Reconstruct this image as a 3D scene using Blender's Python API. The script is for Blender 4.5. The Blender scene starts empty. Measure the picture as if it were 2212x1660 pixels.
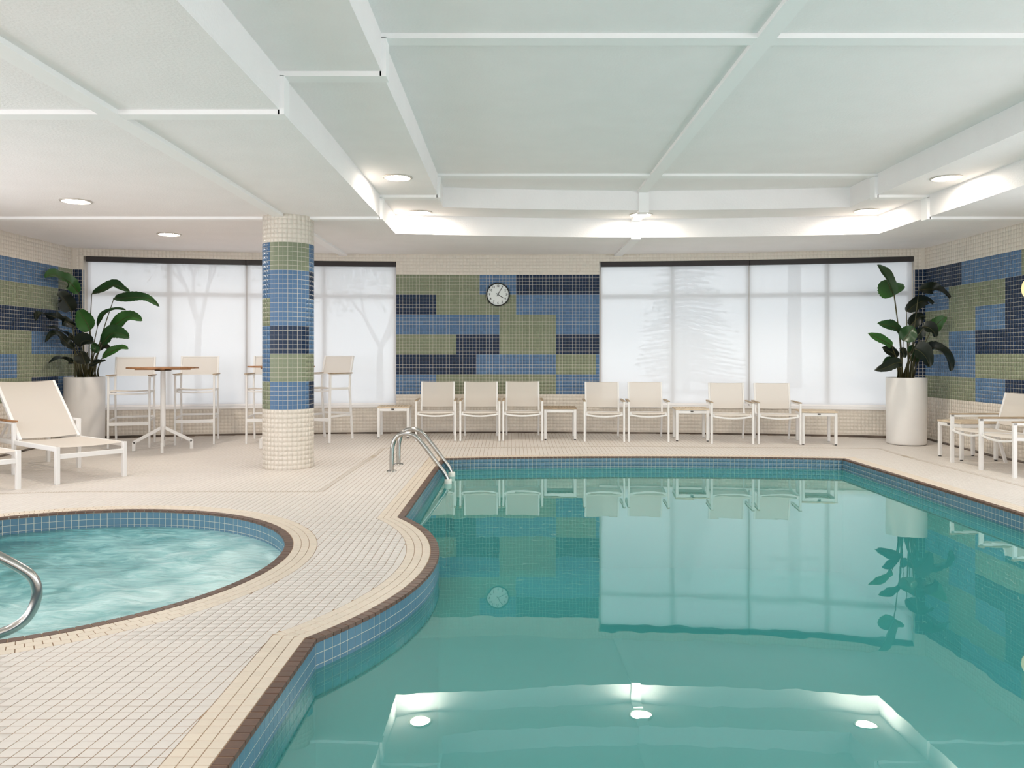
import bpy, bmesh, math, random
import numpy as np
from mathutils import Vector, Matrix
from mathutils.geometry import tessellate_polygon

PI = math.pi
random.seed(4)
rng = np.random.default_rng(7)
SC = bpy.context.scene
COL = SC.collection

# ------------------------------------------------------------------ camera, sky, exposure
F, CX, CY, H = 1700.0, 1103.0, 769.5, 1.223          # focal length and vanishing point in 2212x1660 pixels, eye height
cam = bpy.data.cameras.new('camera')
cam.sensor_width = 36.0
cam.lens = F * 36.0 / 2212.0
cam.shift_x = (1106.0 - CX) / 2212.0
cam.shift_y = (CY - 830.0) / 2212.0
cam.clip_start, cam.clip_end = 0.05, 300
camo = bpy.data.objects.new('camera', cam)
camo.location = (0, 0, H)
camo.rotation_euler = (PI / 2, 0, 0)
COL.objects.link(camo)
SC.camera = camo

world = bpy.data.worlds.new('overcast_sky')
SC.world = world
world.use_nodes = True
bg = world.node_tree.nodes['Background']
bg.inputs[0].default_value = (0.93, 0.96, 1.0, 1)
bg.inputs[1].default_value = 2.15
LENS_POWER = 112.0
SC.view_settings.view_transform = 'Standard'
SC.view_settings.look = 'None'
SC.view_settings.exposure = 0.55
SC.view_settings.gamma = 1.0
SC.view_settings.use_curve_mapping = False
SC.cycles.use_denoising = True
SC.cycles.use_adaptive_sampling = True
SC.cycles.adaptive_threshold = 0.025
SC.cycles.max_bounces = 9
SC.cycles.diffuse_bounces = 5
SC.cycles.glossy_bounces = 4
SC.cycles.transparent_max_bounces = 16
SC.cycles.sample_clamp_indirect = 6.0

# ------------------------------------------------------------------ helpers
def px(x, y, Y):
    "world point seen at pixel (x, y) at distance Y from the camera"
    return Vector(((x - CX) / F * Y, Y, H - (y - CY) / F * Y))

def fz(Y):
    "height of the deck: level by the pool, rising a little towards the window wall"
    return 0.063 * min(1.0, max(0.0, (Y - 9.6) / 2.0))

def ground(x, y):
    "point of the deck seen at pixel (x, y)"
    z = 0.0
    for _ in range(12):
        Y = (H - z) * F / (y - CY)
        z = fz(Y)
    return Vector(((x - CX) / F * Y, Y, z))

def nd(t, kind, **kw):
    n = t.nodes.new(kind)
    for k, v in kw.items():
        setattr(n, k, v)
    return n

def mat(name, col, rough=0.5, metal=0.0, spec=0.5, noise=0.0, nscale=8.0, bump=0.0, bscale=60.0, var=0.0, coat=0.0):
    m = bpy.data.materials.new(name)
    m.use_nodes = True
    t = m.node_tree
    p = t.nodes['Principled BSDF']
    p.inputs['Base Color'].default_value = (*col, 1)
    p.inputs['Roughness'].default_value = rough
    p.inputs['Metallic'].default_value = metal
    p.inputs['Specular IOR Level'].default_value = spec
    if coat:
        p.inputs['Coat Weight'].default_value = coat
    src = None
    if noise or var:
        mixn = nd(t, 'ShaderNodeHueSaturation')
        mixn.inputs['Color'].default_value = (*col, 1)
        val = None
        if noise:
            tc = nd(t, 'ShaderNodeTexCoord')
            nz = nd(t, 'ShaderNodeTexNoise')
            nz.inputs['Scale'].default_value = nscale
            nz.inputs['Detail'].default_value = 5
            t.links.new(tc.outputs['Object'], nz.inputs['Vector'])
            mr = nd(t, 'ShaderNodeMapRange')
            mr.inputs['From Min'].default_value = 0.3
            mr.inputs['From Max'].default_value = 0.7
            mr.inputs['To Min'].default_value = 1 - noise
            mr.inputs['To Max'].default_value = 1 + noise
            t.links.new(nz.outputs['Fac'], mr.inputs['Value'])
            val = mr.outputs['Result']
        if var:
            at_ = nd(t, 'ShaderNodeAttribute', attribute_name='tint')
            mr2 = nd(t, 'ShaderNodeMapRange')
            mr2.inputs['From Min'].default_value = -1
            mr2.inputs['To Min'].default_value = 1 - var
            mr2.inputs['To Max'].default_value = 1 + var
            t.links.new(at_.outputs['Fac'], mr2.inputs['Value'])
            if val is None:
                val = mr2.outputs['Result']
            else:
                mu = nd(t, 'ShaderNodeMath', operation='MULTIPLY')
                t.links.new(val, mu.inputs[0]); t.links.new(mr2.outputs['Result'], mu.inputs[1])
                val = mu.outputs[0]
        t.links.new(val, mixn.inputs['Value'])
        t.links.new(mixn.outputs['Color'], p.inputs['Base Color'])
    if bump:
        tc = nd(t, 'ShaderNodeTexCoord')
        nz = nd(t, 'ShaderNodeTexNoise')
        nz.inputs['Scale'].default_value = bscale
        nz.inputs['Detail'].default_value = 4
        t.links.new(tc.outputs['Object'], nz.inputs['Vector'])
        b = nd(t, 'ShaderNodeBump')
        b.inputs['Strength'].default_value = bump
        b.inputs['Distance'].default_value = 0.01
        t.links.new(nz.outputs['Fac'], b.inputs['Height'])
        t.links.new(b.outputs['Normal'], p.inputs['Normal'])
    return m

def fabric(name, col, see, through):
    "woven sling or shade cloth: diffuse, lets some light through, open weave"
    m = bpy.data.materials.new(name)
    m.use_nodes = True
    t = m.node_tree
    t.nodes.clear()
    out = nd(t, 'ShaderNodeOutputMaterial')
    d = nd(t, 'ShaderNodeBsdfDiffuse'); d.inputs[0].default_value = (*col, 1)
    tr = nd(t, 'ShaderNodeBsdfTranslucent'); tr.inputs[0].default_value = (*col, 1)
    tp = nd(t, 'ShaderNodeBsdfTransparent')
    m1 = nd(t, 'ShaderNodeMixShader'); m1.inputs[0].default_value = through
    m2 = nd(t, 'ShaderNodeMixShader'); m2.inputs[0].default_value = see
    t.links.new(d.outputs[0], m1.inputs[1]); t.links.new(tr.outputs[0], m1.inputs[2])
    t.links.new(m1.outputs[0], m2.inputs[1]); t.links.new(tp.outputs[0], m2.inputs[2])
    t.links.new(m2.outputs[0], out.inputs[0])
    return m

class MB:
    "collects shapes and links them as ONE mesh object"
    def __init__(s):
        s.v, s.f, s.m, s.t, s.sm = [], [], [], [], []
    def add(s, vs, fs, mi=0, tint=0.0, smooth=False):
        o = len(s.v)
        s.v += [tuple(v) for v in vs]
        for f in fs:
            s.f.append([o + i for i in f]); s.m.append(mi); s.t.append(tint); s.sm.append(smooth)
    def box(s, x0, x1, y0, y1, z0, z1, mi=0):
        s.add([(x0, y0, z0), (x1, y0, z0), (x1, y1, z0), (x0, y1, z0), (x0, y0, z1), (x1, y0, z1), (x1, y1, z1), (x0, y1, z1)],
              [(3, 2, 1, 0), (4, 5, 6, 7), (0, 1, 5, 4), (1, 2, 6, 5), (2, 3, 7, 6), (3, 0, 4, 7)], mi)
    def bar(s, a, b, w, h, up=(0, 0, 1), mi=0, ch=0.12):
        "square tube from a to b, w across, h along up, with chamfered edges"
        a, b = Vector(a), Vector(b)
        d = (b - a).normalized()
        up = Vector(up)
        sd = d.cross(up)
        if sd.length < 1e-4:
            sd = d.cross(Vector((0, 1, 0)))
        sd.normalize()
        u = sd.cross(d).normalized()
        c = min(w, h) * ch
        ring = [(-w/2+c, -h/2), (w/2-c, -h/2), (w/2, -h/2+c), (w/2, h/2-c), (w/2-c, h/2), (-w/2+c, h/2), (-w/2, h/2-c), (-w/2, -h/2+c)]
        vs = [a + sd*x + u*y for x, y in ring] + [b + sd*x + u*y for x, y in ring]
        fs = [(i, (i+1) % 8, (i+1) % 8 + 8, i + 8) for i in range(8)] + [tuple(range(7, -1, -1)), tuple(range(8, 16))]
        s.add(vs, fs, mi)
    def tube(s, pts, r, n=14, mi=0, cap=True):
        pts = [Vector(p) for p in pts]
        m = len(pts)
        rs = r if isinstance(r, (list, tuple)) else [r] * m
        tg = [(pts[min(i+1, m-1)] - pts[max(i-1, 0)]).normalized() for i in range(m)]
        ref = Vector((0, 0, 1)) if abs(tg[0].z) < 0.9 else Vector((0, 1, 0))
        u = tg[0].cross(ref).normalized()
        vs = []
        for i in range(m):
            u = (u - tg[i] * u.dot(tg[i])).normalized()
            w = tg[i].cross(u)
            for k in range(n):
                a = 2*PI*k/n
                vs.append(pts[i] + (u*math.cos(a) + w*math.sin(a)) * rs[i])
        fs = [(i*n+k, i*n+(k+1) % n, (i+1)*n+(k+1) % n, (i+1)*n+k) for i in range(m-1) for k in range(n)]
        s.add(vs, fs, mi, smooth=True)
        if cap:
            o = len(s.v) - len(vs)
            s.f += [[o+k for k in range(n-1, -1, -1)], [o+(m-1)*n+k for k in range(n)]]
            s.m += [mi, mi]; s.t += [0, 0]; s.sm += [False, False]
    def lathe(s, prof, n=40, mi=0, M=None, smooth=True):
        vs = []
        for r, z in prof:
            for k in range(n):
                a = 2*PI*k/n
                p = Vector((r*math.cos(a), r*math.sin(a), z))
                vs.append(M @ p if M else p)
        fs = [(i*n+k, i*n+(k+1) % n, (i+1)*n+(k+1) % n, (i+1)*n+k) for i in range(len(prof)-1) for k in range(n)]
        s.add(vs, fs, mi, smooth=smooth)
    def prism(s, poly, z0, z1, mi=0, tint=0.0, inset=0.0, zf=None):
        "polygon extruded from z0 to z1 (top inset a little), zf adds the height of the ground"
        n = len(poly)
        cx = sum(p[0] for p in poly)/n; cy = sum(p[1] for p in poly)/n
        top = []
        for p in poly:
            d = math.hypot(p[0]-cx, p[1]-cy) or 1
            k = max(0.0, 1 - inset/d)
            top.append((cx+(p[0]-cx)*k, cy+(p[1]-cy)*k))
        g = zf or (lambda y: 0.0)
        vs = [(x, y, z0+g(y)) for x, y in poly] + [(x, y, z1+g(y)) for x, y in top]
        s.add(vs, [tuple(range(n, 2*n))] + [(i, (i+1) % n, (i+1) % n+n, i+n) for i in range(n)], mi, tint)
    def mesh(s, name, mats):
        me = bpy.data.meshes.new(name)
        me.from_pydata(s.v, [], s.f)
        for m in (mats if isinstance(mats, (list, tuple)) else [mats]):
            me.materials.append(m)
        me.polygons.foreach_set('material_index', s.m)
        me.polygons.foreach_set('use_smooth', s.sm)
        if any(s.t):
            a = me.attributes.new('tint', 'FLOAT', 'FACE')
            a.data.foreach_set('value', s.t)
        me.update()
        return me
    def build(s, name, mats, parent=None):
        return obj(name, s.mesh(name, mats), parent)

def obj(name, me, parent=None):
    o = bpy.data.objects.new(name, me)
    COL.objects.link(o)
    if parent:
        o.parent = parent
    return o

def tag(o, label=None, cat=None, group=None, kind=None):
    if label: o['label'] = label
    if cat: o['category'] = cat
    if group: o['group'] = group
    if kind: o['kind'] = kind
    return o

def thing(name, label, cat, loc, rz=0.0, group=None):
    o = bpy.data.objects.new(name, None)
    COL.objects.link(o)
    o.empty_display_size = 0.1
    o.location = loc; o.rotation_euler = (0, 0, rz)
    return tag(o, label, cat, group)

def copy_tree(o, parent=None):
    c = o.copy()
    COL.objects.link(c)
    c.parent = parent
    for ch in list(o.children):
        copy_tree(ch, c)
    return c

def place(proto, used, label, loc, rz, group):
    "first call uses the thing itself, later ones a copy of it and of each of its parts"
    r = proto if proto.name not in used else copy_tree(proto)
    used.add(proto.name)
    r.location = loc; r.rotation_euler = (0, 0, rz)
    r['label'] = label; r['group'] = group
    return r

def tiles_mesh(name, O, U, V, N, su, sv, h, bev, mi, tint, mats):
    "many square tiles in one mesh: O centres, U V N unit axes (n,3)"
    n = len(O)
    vs = np.empty((n, 8, 3))
    for k, (a, b) in enumerate(((-1, -1), (1, -1), (1, 1), (-1, 1))):
        vs[:, k] = O + U*(a*su/2) + V*(b*sv/2)
        vs[:, k+4] = O + U*(a*(su/2-bev)) + V*(b*(sv/2-bev)) + N*h
    f1 = np.array([[4, 5, 6, 7], [0, 1, 5, 4], [1, 2, 6, 5], [2, 3, 7, 6], [3, 0, 4, 7]])
    fs = (np.arange(n)[:, None, None]*8 + f1[None]).reshape(-1, 4)
    me = bpy.data.meshes.new(name)
    me.vertices.add(n*8)
    me.vertices.foreach_set('co', vs.reshape(-1).astype(np.float32))
    me.loops.add(len(fs)*4)
    me.loops.foreach_set('vertex_index', fs.reshape(-1).astype(np.int32))
    me.polygons.add(len(fs))
    me.polygons.foreach_set('loop_start', (np.arange(len(fs))*4).astype(np.int32))
    for m in mats:
        me.materials.append(m)
    me.polygons.foreach_set('material_index', np.repeat(np.asarray(mi, dtype=np.int32), 5))
    a = me.attributes.new('tint', 'FLOAT', 'FACE')
    a.data.foreach_set('value', np.repeat(np.asarray(tint, dtype=np.float32), 5))
    me.update(calc_edges=True)
    me.validate()
    return me

def srgb(r, g, b):
    c = [v/255.0 for v in (r, g, b)]
    return tuple(v/12.92 if v <= 0.04045 else ((v+0.055)/1.055)**2.4 for v in c)

# ------------------------------------------------------------------ materials
M_ceil = mat('white_stucco', (0.91, 0.875, 0.87), 0.9, spec=0.1, noise=0.015, nscale=3, bump=0.35, bscale=55)
M_trim = mat('white_paint', (0.93, 0.91, 0.905), 0.7, spec=0.2)
M_grout_w = mat('pale_grout', (0.71, 0.655, 0.575), 0.8, spec=0.2)
M_grout_f = mat('brown_grout', (0.36, 0.25, 0.17), 0.9, spec=0.1, noise=0.35, nscale=2.5)
M_cream = mat('cream_wall_tile', (0.73, 0.665, 0.585), 0.28, var=0.025, noise=0.02, nscale=1.5)
M_green = mat('sage_tile', (0.215, 0.245, 0.16), 0.3, spec=0.35, var=0.06, noise=0.03, nscale=2)
M_blue = mat('blue_tile', (0.078, 0.165, 0.305), 0.3, spec=0.35, var=0.09, noise=0.04, nscale=2)
M_navy = mat('navy_tile', (0.006, 0.022, 0.062), 0.3, spec=0.3, var=0.15)
WALLM = [M_cream, M_green, M_blue, M_navy]
M_floor = mat('ivory_floor_tile', (0.715, 0.665, 0.62), 0.42, var=0.02, noise=0.03, nscale=0.8)
M_strip = mat('beige_border_tile', (0.735, 0.64, 0.53), 0.42, var=0.03, noise=0.02, nscale=1)
M_brown = mat('brown_coping_tile', (0.115, 0.062, 0.042), 0.45, var=0.16, noise=0.12, nscale=30)
M_wline = mat('slate_blue_pool_tile', (0.095, 0.195, 0.275), 0.22, var=0.07, noise=0.04, nscale=3)
M_wgrout = mat('pool_grout', (0.52, 0.54, 0.47), 0.8)
M_plaster = mat('pool_plaster', (0.58, 0.93, 0.94), 0.9, spec=0.1, noise=0.03, nscale=1.5)
M_alu = mat('white_powder_coated_metal', (0.83, 0.815, 0.80), 0.42)
M_teak = mat('weathered_teak', (0.40, 0.30, 0.20), 0.6, noise=0.22, nscale=14)
M_teak_pale = mat('bleached_teak', (0.66, 0.54, 0.40), 0.65, noise=0.12, nscale=14)
M_teak_dark = mat('oiled_teak', (0.36, 0.17, 0.07), 0.5, noise=0.25, nscale=14)
M_rubber = mat('black_rubber', (0.012, 0.012, 0.012), 0.6)
M_chrome = mat('stainless_steel', (0.44, 0.43, 0.41), 0.2, metal=1.0, noise=0.05, nscale=25)
M_pot = mat('white_fibreglass', (0.80, 0.775, 0.75), 0.55, noise=0.01)
M_soil = mat('dark_soil', (0.03, 0.022, 0.016), 0.95, bump=0.5, bscale=70)
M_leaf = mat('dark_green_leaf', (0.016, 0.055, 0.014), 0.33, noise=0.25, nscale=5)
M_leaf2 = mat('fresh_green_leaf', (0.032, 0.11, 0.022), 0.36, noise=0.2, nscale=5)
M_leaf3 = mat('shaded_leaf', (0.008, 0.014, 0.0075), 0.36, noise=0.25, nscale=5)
M_stem = mat('olive_stem', (0.055, 0.05, 0.014), 0.5, noise=0.3, nscale=9)
M_dark = mat('dark_brown_metal', (0.017, 0.011, 0.010), 0.45)
M_black = mat('black_plastic', (0.006, 0.006, 0.006), 0.3)
M_face = mat('white_clock_face', (0.80, 0.83, 0.82), 0.5)
M_plate = mat('grey_name_plate', (0.08, 0.07, 0.06), 0.4)
M_polymer = mat('white_polymer', (0.80, 0.80, 0.74), 0.35)
M_sling = fabric('cream_mesh_sling', (0.83, 0.775, 0.715), 0.10, 0.28)
M_shade = fabric('white_screen_cloth', (0.87, 0.885, 0.925), 0.043, 0.222)
M_bark = mat('bark', (0.10, 0.08, 0.065), 0.9)
M_needle = mat('conifer_needles', (0.035, 0.06, 0.035), 0.8)
M_leafout = mat('garden_foliage', (0.11, 0.13, 0.05), 0.8)
M_snow = mat('pale_ground', (0.78, 0.79, 0.80), 0.9)

M_lens = bpy.data.materials.new('lamp_lens'); M_lens.use_nodes = True
_t = M_lens.node_tree; _t.nodes.clear()
_o = nd(_t, 'ShaderNodeOutputMaterial'); _e = nd(_t, 'ShaderNodeEmission')
_e.inputs[0].default_value = (1.0, 0.90, 0.77, 1); _e.inputs[1].default_value = LENS_POWER
_t.links.new(_e.outputs[0], _o.inputs[0])

def glass_mat(name):
    m = bpy.data.materials.new(name); m.use_nodes = True
    t = m.node_tree; t.nodes.clear()
    o = nd(t, 'ShaderNodeOutputMaterial')
    fr = nd(t, 'ShaderNodeFresnel'); fr.inputs[0].default_value = 1.45
    g = nd(t, 'ShaderNodeBsdfGlossy'); g.inputs['Roughness'].default_value = 0.02
    tp = nd(t, 'ShaderNodeBsdfTransparent'); tp.inputs[0].default_value = (0.95, 0.97, 0.97, 1)
    mx = nd(t, 'ShaderNodeMixShader')
    t.links.new(fr.outputs[0], mx.inputs[0]); t.links.new(tp.outputs[0], mx.inputs[1]); t.links.new(g.outputs[0], mx.inputs[2])
    t.links.new(mx.outputs[0], o.inputs[0])
    return m
M_glass = glass_mat('window_glass')

def pool_water_mat():
    m = bpy.data.materials.new('turquoise_water'); m.use_nodes = True
    t = m.node_tree; t.nodes.clear()
    o = nd(t, 'ShaderNodeOutputMaterial')
    tc = nd(t, 'ShaderNodeTexCoord')
    mp = nd(t, 'ShaderNodeMapping'); mp.inputs['Scale'].default_value = (1.0, 0.7, 1.0)
    nz = nd(t, 'ShaderNodeTexNoise'); nz.inputs['Scale'].default_value = 2.2; nz.inputs['Detail'].default_value = 3
    bp = nd(t, 'ShaderNodeBump'); bp.inputs['Strength'].default_value = 0.035; bp.inputs['Distance'].default_value = 0.03
    t.links.new(tc.outputs['Object'], mp.inputs['Vector']); t.links.new(mp.outputs[0], nz.inputs['Vector'])
    t.links.new(nz.outputs['Fac'], bp.inputs['Height'])
    fr = nd(t, 'ShaderNodeFresnel'); fr.inputs[0].default_value = 2.15
    df = nd(t, 'ShaderNodeBsdfDiffuse'); df.inputs[0].default_value = (0.085, 0.50, 0.475, 1)
    mk = nd(t, 'ShaderNodeMixShader'); mk.inputs[0].default_value = 0.5
    g = nd(t, 'ShaderNodeBsdfGlossy'); g.inputs['Roughness'].default_value = 0.0; g.inputs[0].default_value = (0.88, 1.0, 0.985, 1)
    tp = nd(t, 'ShaderNodeBsdfTransparent'); tp.inputs[0].default_value = (0.47, 0.90, 0.89, 1)
    mx = nd(t, 'ShaderNodeMixShader')
    t.links.new(bp.outputs[0], fr.inputs['Normal']); t.links.new(bp.outputs[0], g.inputs['Normal'])
    t.links.new(tp.outputs[0], mk.inputs[1]); t.links.new(df.outputs[0], mk.inputs[2])
    t.links.new(fr.outputs[0], mx.inputs[0]); t.links.new(mk.outputs[0], mx.inputs[1]); t.links.new(g.outputs[0], mx.inputs[2])
    t.links.new(mx.outputs[0], o.inputs[0])
    return m
M_water = pool_water_mat()

def spa_water_mat():
    m = bpy.data.materials.new('foaming_spa_water'); m.use_nodes = True
    t = m.node_tree; p = t.nodes['Principled BSDF']
    tc = nd(t, 'ShaderNodeTexCoord')
    # broad swirl of foam, fuller on one side where the jets bring it up
    n1 = nd(t, 'ShaderNodeTexNoise'); n1.inputs['Scale'].default_value = 1.1; n1.inputs['Detail'].default_value = 3; n1.inputs['Distortion'].default_value = 1.2
    n2 = nd(t, 'ShaderNodeTexNoise'); n2.inputs['Scale'].default_value = 4.5; n2.inputs['Detail'].default_value = 8; n2.inputs['Roughness'].default_value = 0.62; n2.inputs['Distortion'].default_value = 1.8
    mp = nd(t, 'ShaderNodeMapping'); mp.inputs['Scale'].default_value = (0.7, 1.5, 1.0); mp.inputs['Rotation'].default_value = (0, 0, 0.35)
    t.links.new(tc.outputs['Object'], mp.inputs[0])
    t.links.new(tc.outputs['Object'], n1.inputs['Vector']); t.links.new(mp.outputs[0], n2.inputs['Vector'])
    sx = nd(t, 'ShaderNodeSeparateXYZ'); t.links.new(tc.outputs['Object'], sx.inputs[0])
    mr = nd(t, 'ShaderNodeMapRange'); mr.inputs['From Min'].default_value = -1.0; mr.inputs['From Max'].default_value = 1.1
    mr.inputs['To Min'].default_value = -0.16; mr.inputs['To Max'].default_value = 0.26
    t.links.new(sx.outputs[0], mr.inputs[0])
    a1 = nd(t, 'ShaderNodeMath', operation='MULTIPLY_ADD'); a1.inputs[1].default_value = 0.75
    t.links.new(n1.outputs['Fac'], a1.inputs[0]); t.links.new(mr.outputs[0], a1.inputs[2])
    a2 = nd(t, 'ShaderNodeMath', operation='MULTIPLY_ADD'); a2.inputs[1].default_value = 0.55
    t.links.new(n2.outputs['Fac'], a2.inputs[0]); t.links.new(a1.outputs[0], a2.inputs[2])
    cr = nd(t, 'ShaderNodeValToRGB')
    e = cr.color_ramp.elements
    e[0].position = 0.46; e[0].color = (0.03, 0.14, 0.15, 1)
    e[1].position = 0.93; e[1].color = (0.55, 0.80, 0.80, 1)
    e2 = e.new(0.63); e2.color = (0.115, 0.335, 0.345, 1)
    e3 = e.new(0.77); e3.color = (0.29, 0.57, 0.58, 1)
    t.links.new(a2.outputs[0], cr.inputs[0])
    t.links.new(cr.outputs[0], p.inputs['Base Color'])
    p.inputs['Roughness'].default_value = 0.12
    p.inputs['IOR'].default_value = 1.33
    b = nd(t, 'ShaderNodeBump'); b.inputs['Strength'].default_value = 0.35; b.inputs['Distance'].default_value = 0.03
    t.links.new(n2.outputs['Fac'], b.inputs['Height']); t.links.new(b.outputs[0], p.inputs['Normal'])
    return m
M_spa = spa_water_mat()

T = 0.05                                                          # every tile here is laid on a five centimetre module
ZC0, ZC1, ZC2 = 2.748, 2.985, 3.22                                 # the three levels of the coffered ceiling
XL, XR = -6.18, 5.856                                              # side walls
YB, YG = -3.6, 7.7                                                          # rear of the room behind the camera
WR, WXC, WYC = 24.9, -0.13, 11.85 - 24.9                           # the window wall is a shallow arc
WATER = -0.132

def arc(s, off=0.0):
    "point of the window wall at arc length s (off > 0 goes outdoors), tangent, inward normal"
    a = s / WR
    return (np.array((WXC + (WR+off)*math.sin(a), WYC + (WR+off)*math.cos(a))),
            np.array((math.cos(a), -math.sin(a))), np.array((-math.sin(a), -math.cos(a))))

def s_at(pxx):
    lo, hi = -7.0, 7.0
    for _ in range(50):
        m = (lo+hi)/2
        p = arc(m)[0]
        if p[0]/p[1]*F + CX < pxx: lo = m
        else: hi = m
    return lo
def wall_y(x):
    return WYC + math.sqrt(WR**2 - (x-WXC)**2)

# ------------------------------------------------------------------ pool and deck outlines
PA, RA = np.array((-2.805, 4.714)), 2.361                          # rounded peninsula of the deck
TC_, RT = np.array((-2.935, 4.718)), 1.524                         # hot tub
E2 = np.array((-0.844, 3.40)); E1 = np.array((-0.809, 5.983))
XPR, YPN = 3.95, -2.0
def far_y(x): return 9.555 - (x-1.55)**2/(2*14.8)
P_fl = np.array((-0.780, far_y(-0.78))); P_fr = np.array((XPR, far_y(XPR)))
P_nl = np.array((-0.868, YPN))
ang2 = math.atan2(*(E2-PA)[::-1]); ang1 = math.atan2(*(E1-PA)[::-1])
RAe = (np.hypot(*(E1-PA))+np.hypot(*(E2-PA)))/2
E2 = PA+RAe*np.array((math.cos(ang2), math.sin(ang2))); E1 = PA+RAe*np.array((math.cos(ang1), math.sin(ang1)))

class Line:
    def __init__(s, a, b):
        s.a, s.b = np.array(a), np.array(b); s.L = np.hypot(*(s.b-s.a)); s.d = (s.b-s.a)/s.L
    def at(s, u):
        return s.a + s.d*u, s.d, np.array((-s.d[1], s.d[0]))
    def k(s, off): return 1.0
class Arc:                                                         # counter-clockwise about c seen from above: deck inside
    def __init__(s, c, r, a0, a1):
        s.c, s.r, s.a0, s.a1 = c, r, a0, a1; s.L = r*abs(a1-a0)
        s.sg = 1 if a1 > a0 else -1
    def at(s, u):
        a = s.a0 + s.sg*u/s.r
        e = np.array((math.cos(a), math.sin(a)))
        return s.c + e*s.r, np.array((-e[1], e[0]))*s.sg, -e*s.sg
    def k(s, off): return (s.r - s.sg*off)/s.r
class Far:                                                         # shallow curve of the far pool edge
    def __init__(s):
        s.L = 4.745
    def at(s, u):
        x = -0.78 + u/s.L*(XPR+0.78)
        sl = -(x-1.55)/14.8
        d = np.array((1, sl))/math.hypot(1, sl)
        return np.array((x, far_y(x))), d, np.array((-d[1], d[0]))
    def k(s, off): return 1.0
SEG = [Line(P_nl, E2), Arc(PA, RAe, ang2, ang1), Line(E1, P_fl), Far(), Line(P_fr, (XPR, YPN)), Line((XPR, YPN), P_nl)]
TUB = Arc(TC_, RT, PI, -PI)                                        # clockwise: deck outside

def outline(off=0.0):
    pts = []
    for sg in SEG:
        n = max(2, int(sg.L/0.08)) if not isinstance(sg, Line) else 1
        for i in range(n):
            p, d, nn = sg.at(sg.L*i/n)
            pts.append(p)
    return pts
POOL = outline()
TUBP = [TC_ + RT*np.array((math.cos(2*PI*k/192), math.sin(2*PI*k/192))) for k in range(192)]

def clip(poly, p, n):
    "keep the side of the line through p where dot(x-p, n) >= 0"
    out = []
    m = len(poly)
    ds = [(q[0]-p[0])*n[0] + (q[1]-p[1])*n[1] for q in poly]
    for i in range(m):
        a, b, da, db = poly[i], poly[(i+1) % m], ds[i], ds[(i+1) % m]
        if da >= 0: out.append(a)
        if (da >= 0) != (db >= 0):
            k = da/(da-db)
            out.append((a[0]+(b[0]-a[0])*k, a[1]+(b[1]-a[1])*k))
    return out
def area(poly):
    return abs(sum(poly[i][0]*poly[(i+1) % len(poly)][1] - poly[(i+1) % len(poly)][0]*poly[i][1] for i in range(len(poly))))/2
def shrink(poly, g):
    n = len(poly)
    c = (sum(p[0] for p in poly)/n, sum(p[1] for p in poly)/n)
    out = []
    for p in poly:
        d = math.hypot(p[0]-c[0], p[1]-c[1])
        k = max(0.2, 1-g*1.35/max(d, 1e-5))
        out.append((c[0]+(p[0]-c[0])*k, c[1]+(p[1]-c[1])*k))
    return out

# ================================================================== THE SETTING
# ---- floor
floor_b = MB()
def fill(loops, z, mb, mi=0):
    flat = [Vector((p[0], p[1], 0)) for lp in loops for p in lp]
    tris = tessellate_polygon([[Vector((p[0], p[1], 0)) for p in lp] for lp in loops])
    vs = [(v.x, v.y, z) for v in flat]
    fs = []
    for t in tris:
        a, b, c = (flat[i] for i in t)
        fs.append(t if (b-a).cross(c-a).z > 0 else t[::-1])
    mb.add(vs, fs, mi)
GZ = -0.0014
fill([[(XL-0.3, YB-0.3), (XR+0.3, YB-0.3), (XR+0.3, 9.6), (XL-0.3, 9.6)], [tuple(p) for p in POOL[::-1]], [tuple(p) for p in TUBP]], GZ, floor_b)
floor_b.add([(XL-0.3, 9.6, GZ), (XR+0.3, 9.6, GZ), (XR+0.3, 11.6, GZ+0.063), (XL-0.3, 11.6, GZ+0.063), (XR+0.3, 12.1, GZ+0.063), (XL-0.3, 12.1, GZ+0.063)],
            [(0, 1, 2, 3), (3, 2, 4, 5)])
floor = floor_b.build('floor', M_grout_f)
tag(floor, 'ivory tiled pool deck around the swimming pool and hot tub', None, None, 'structure')

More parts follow.
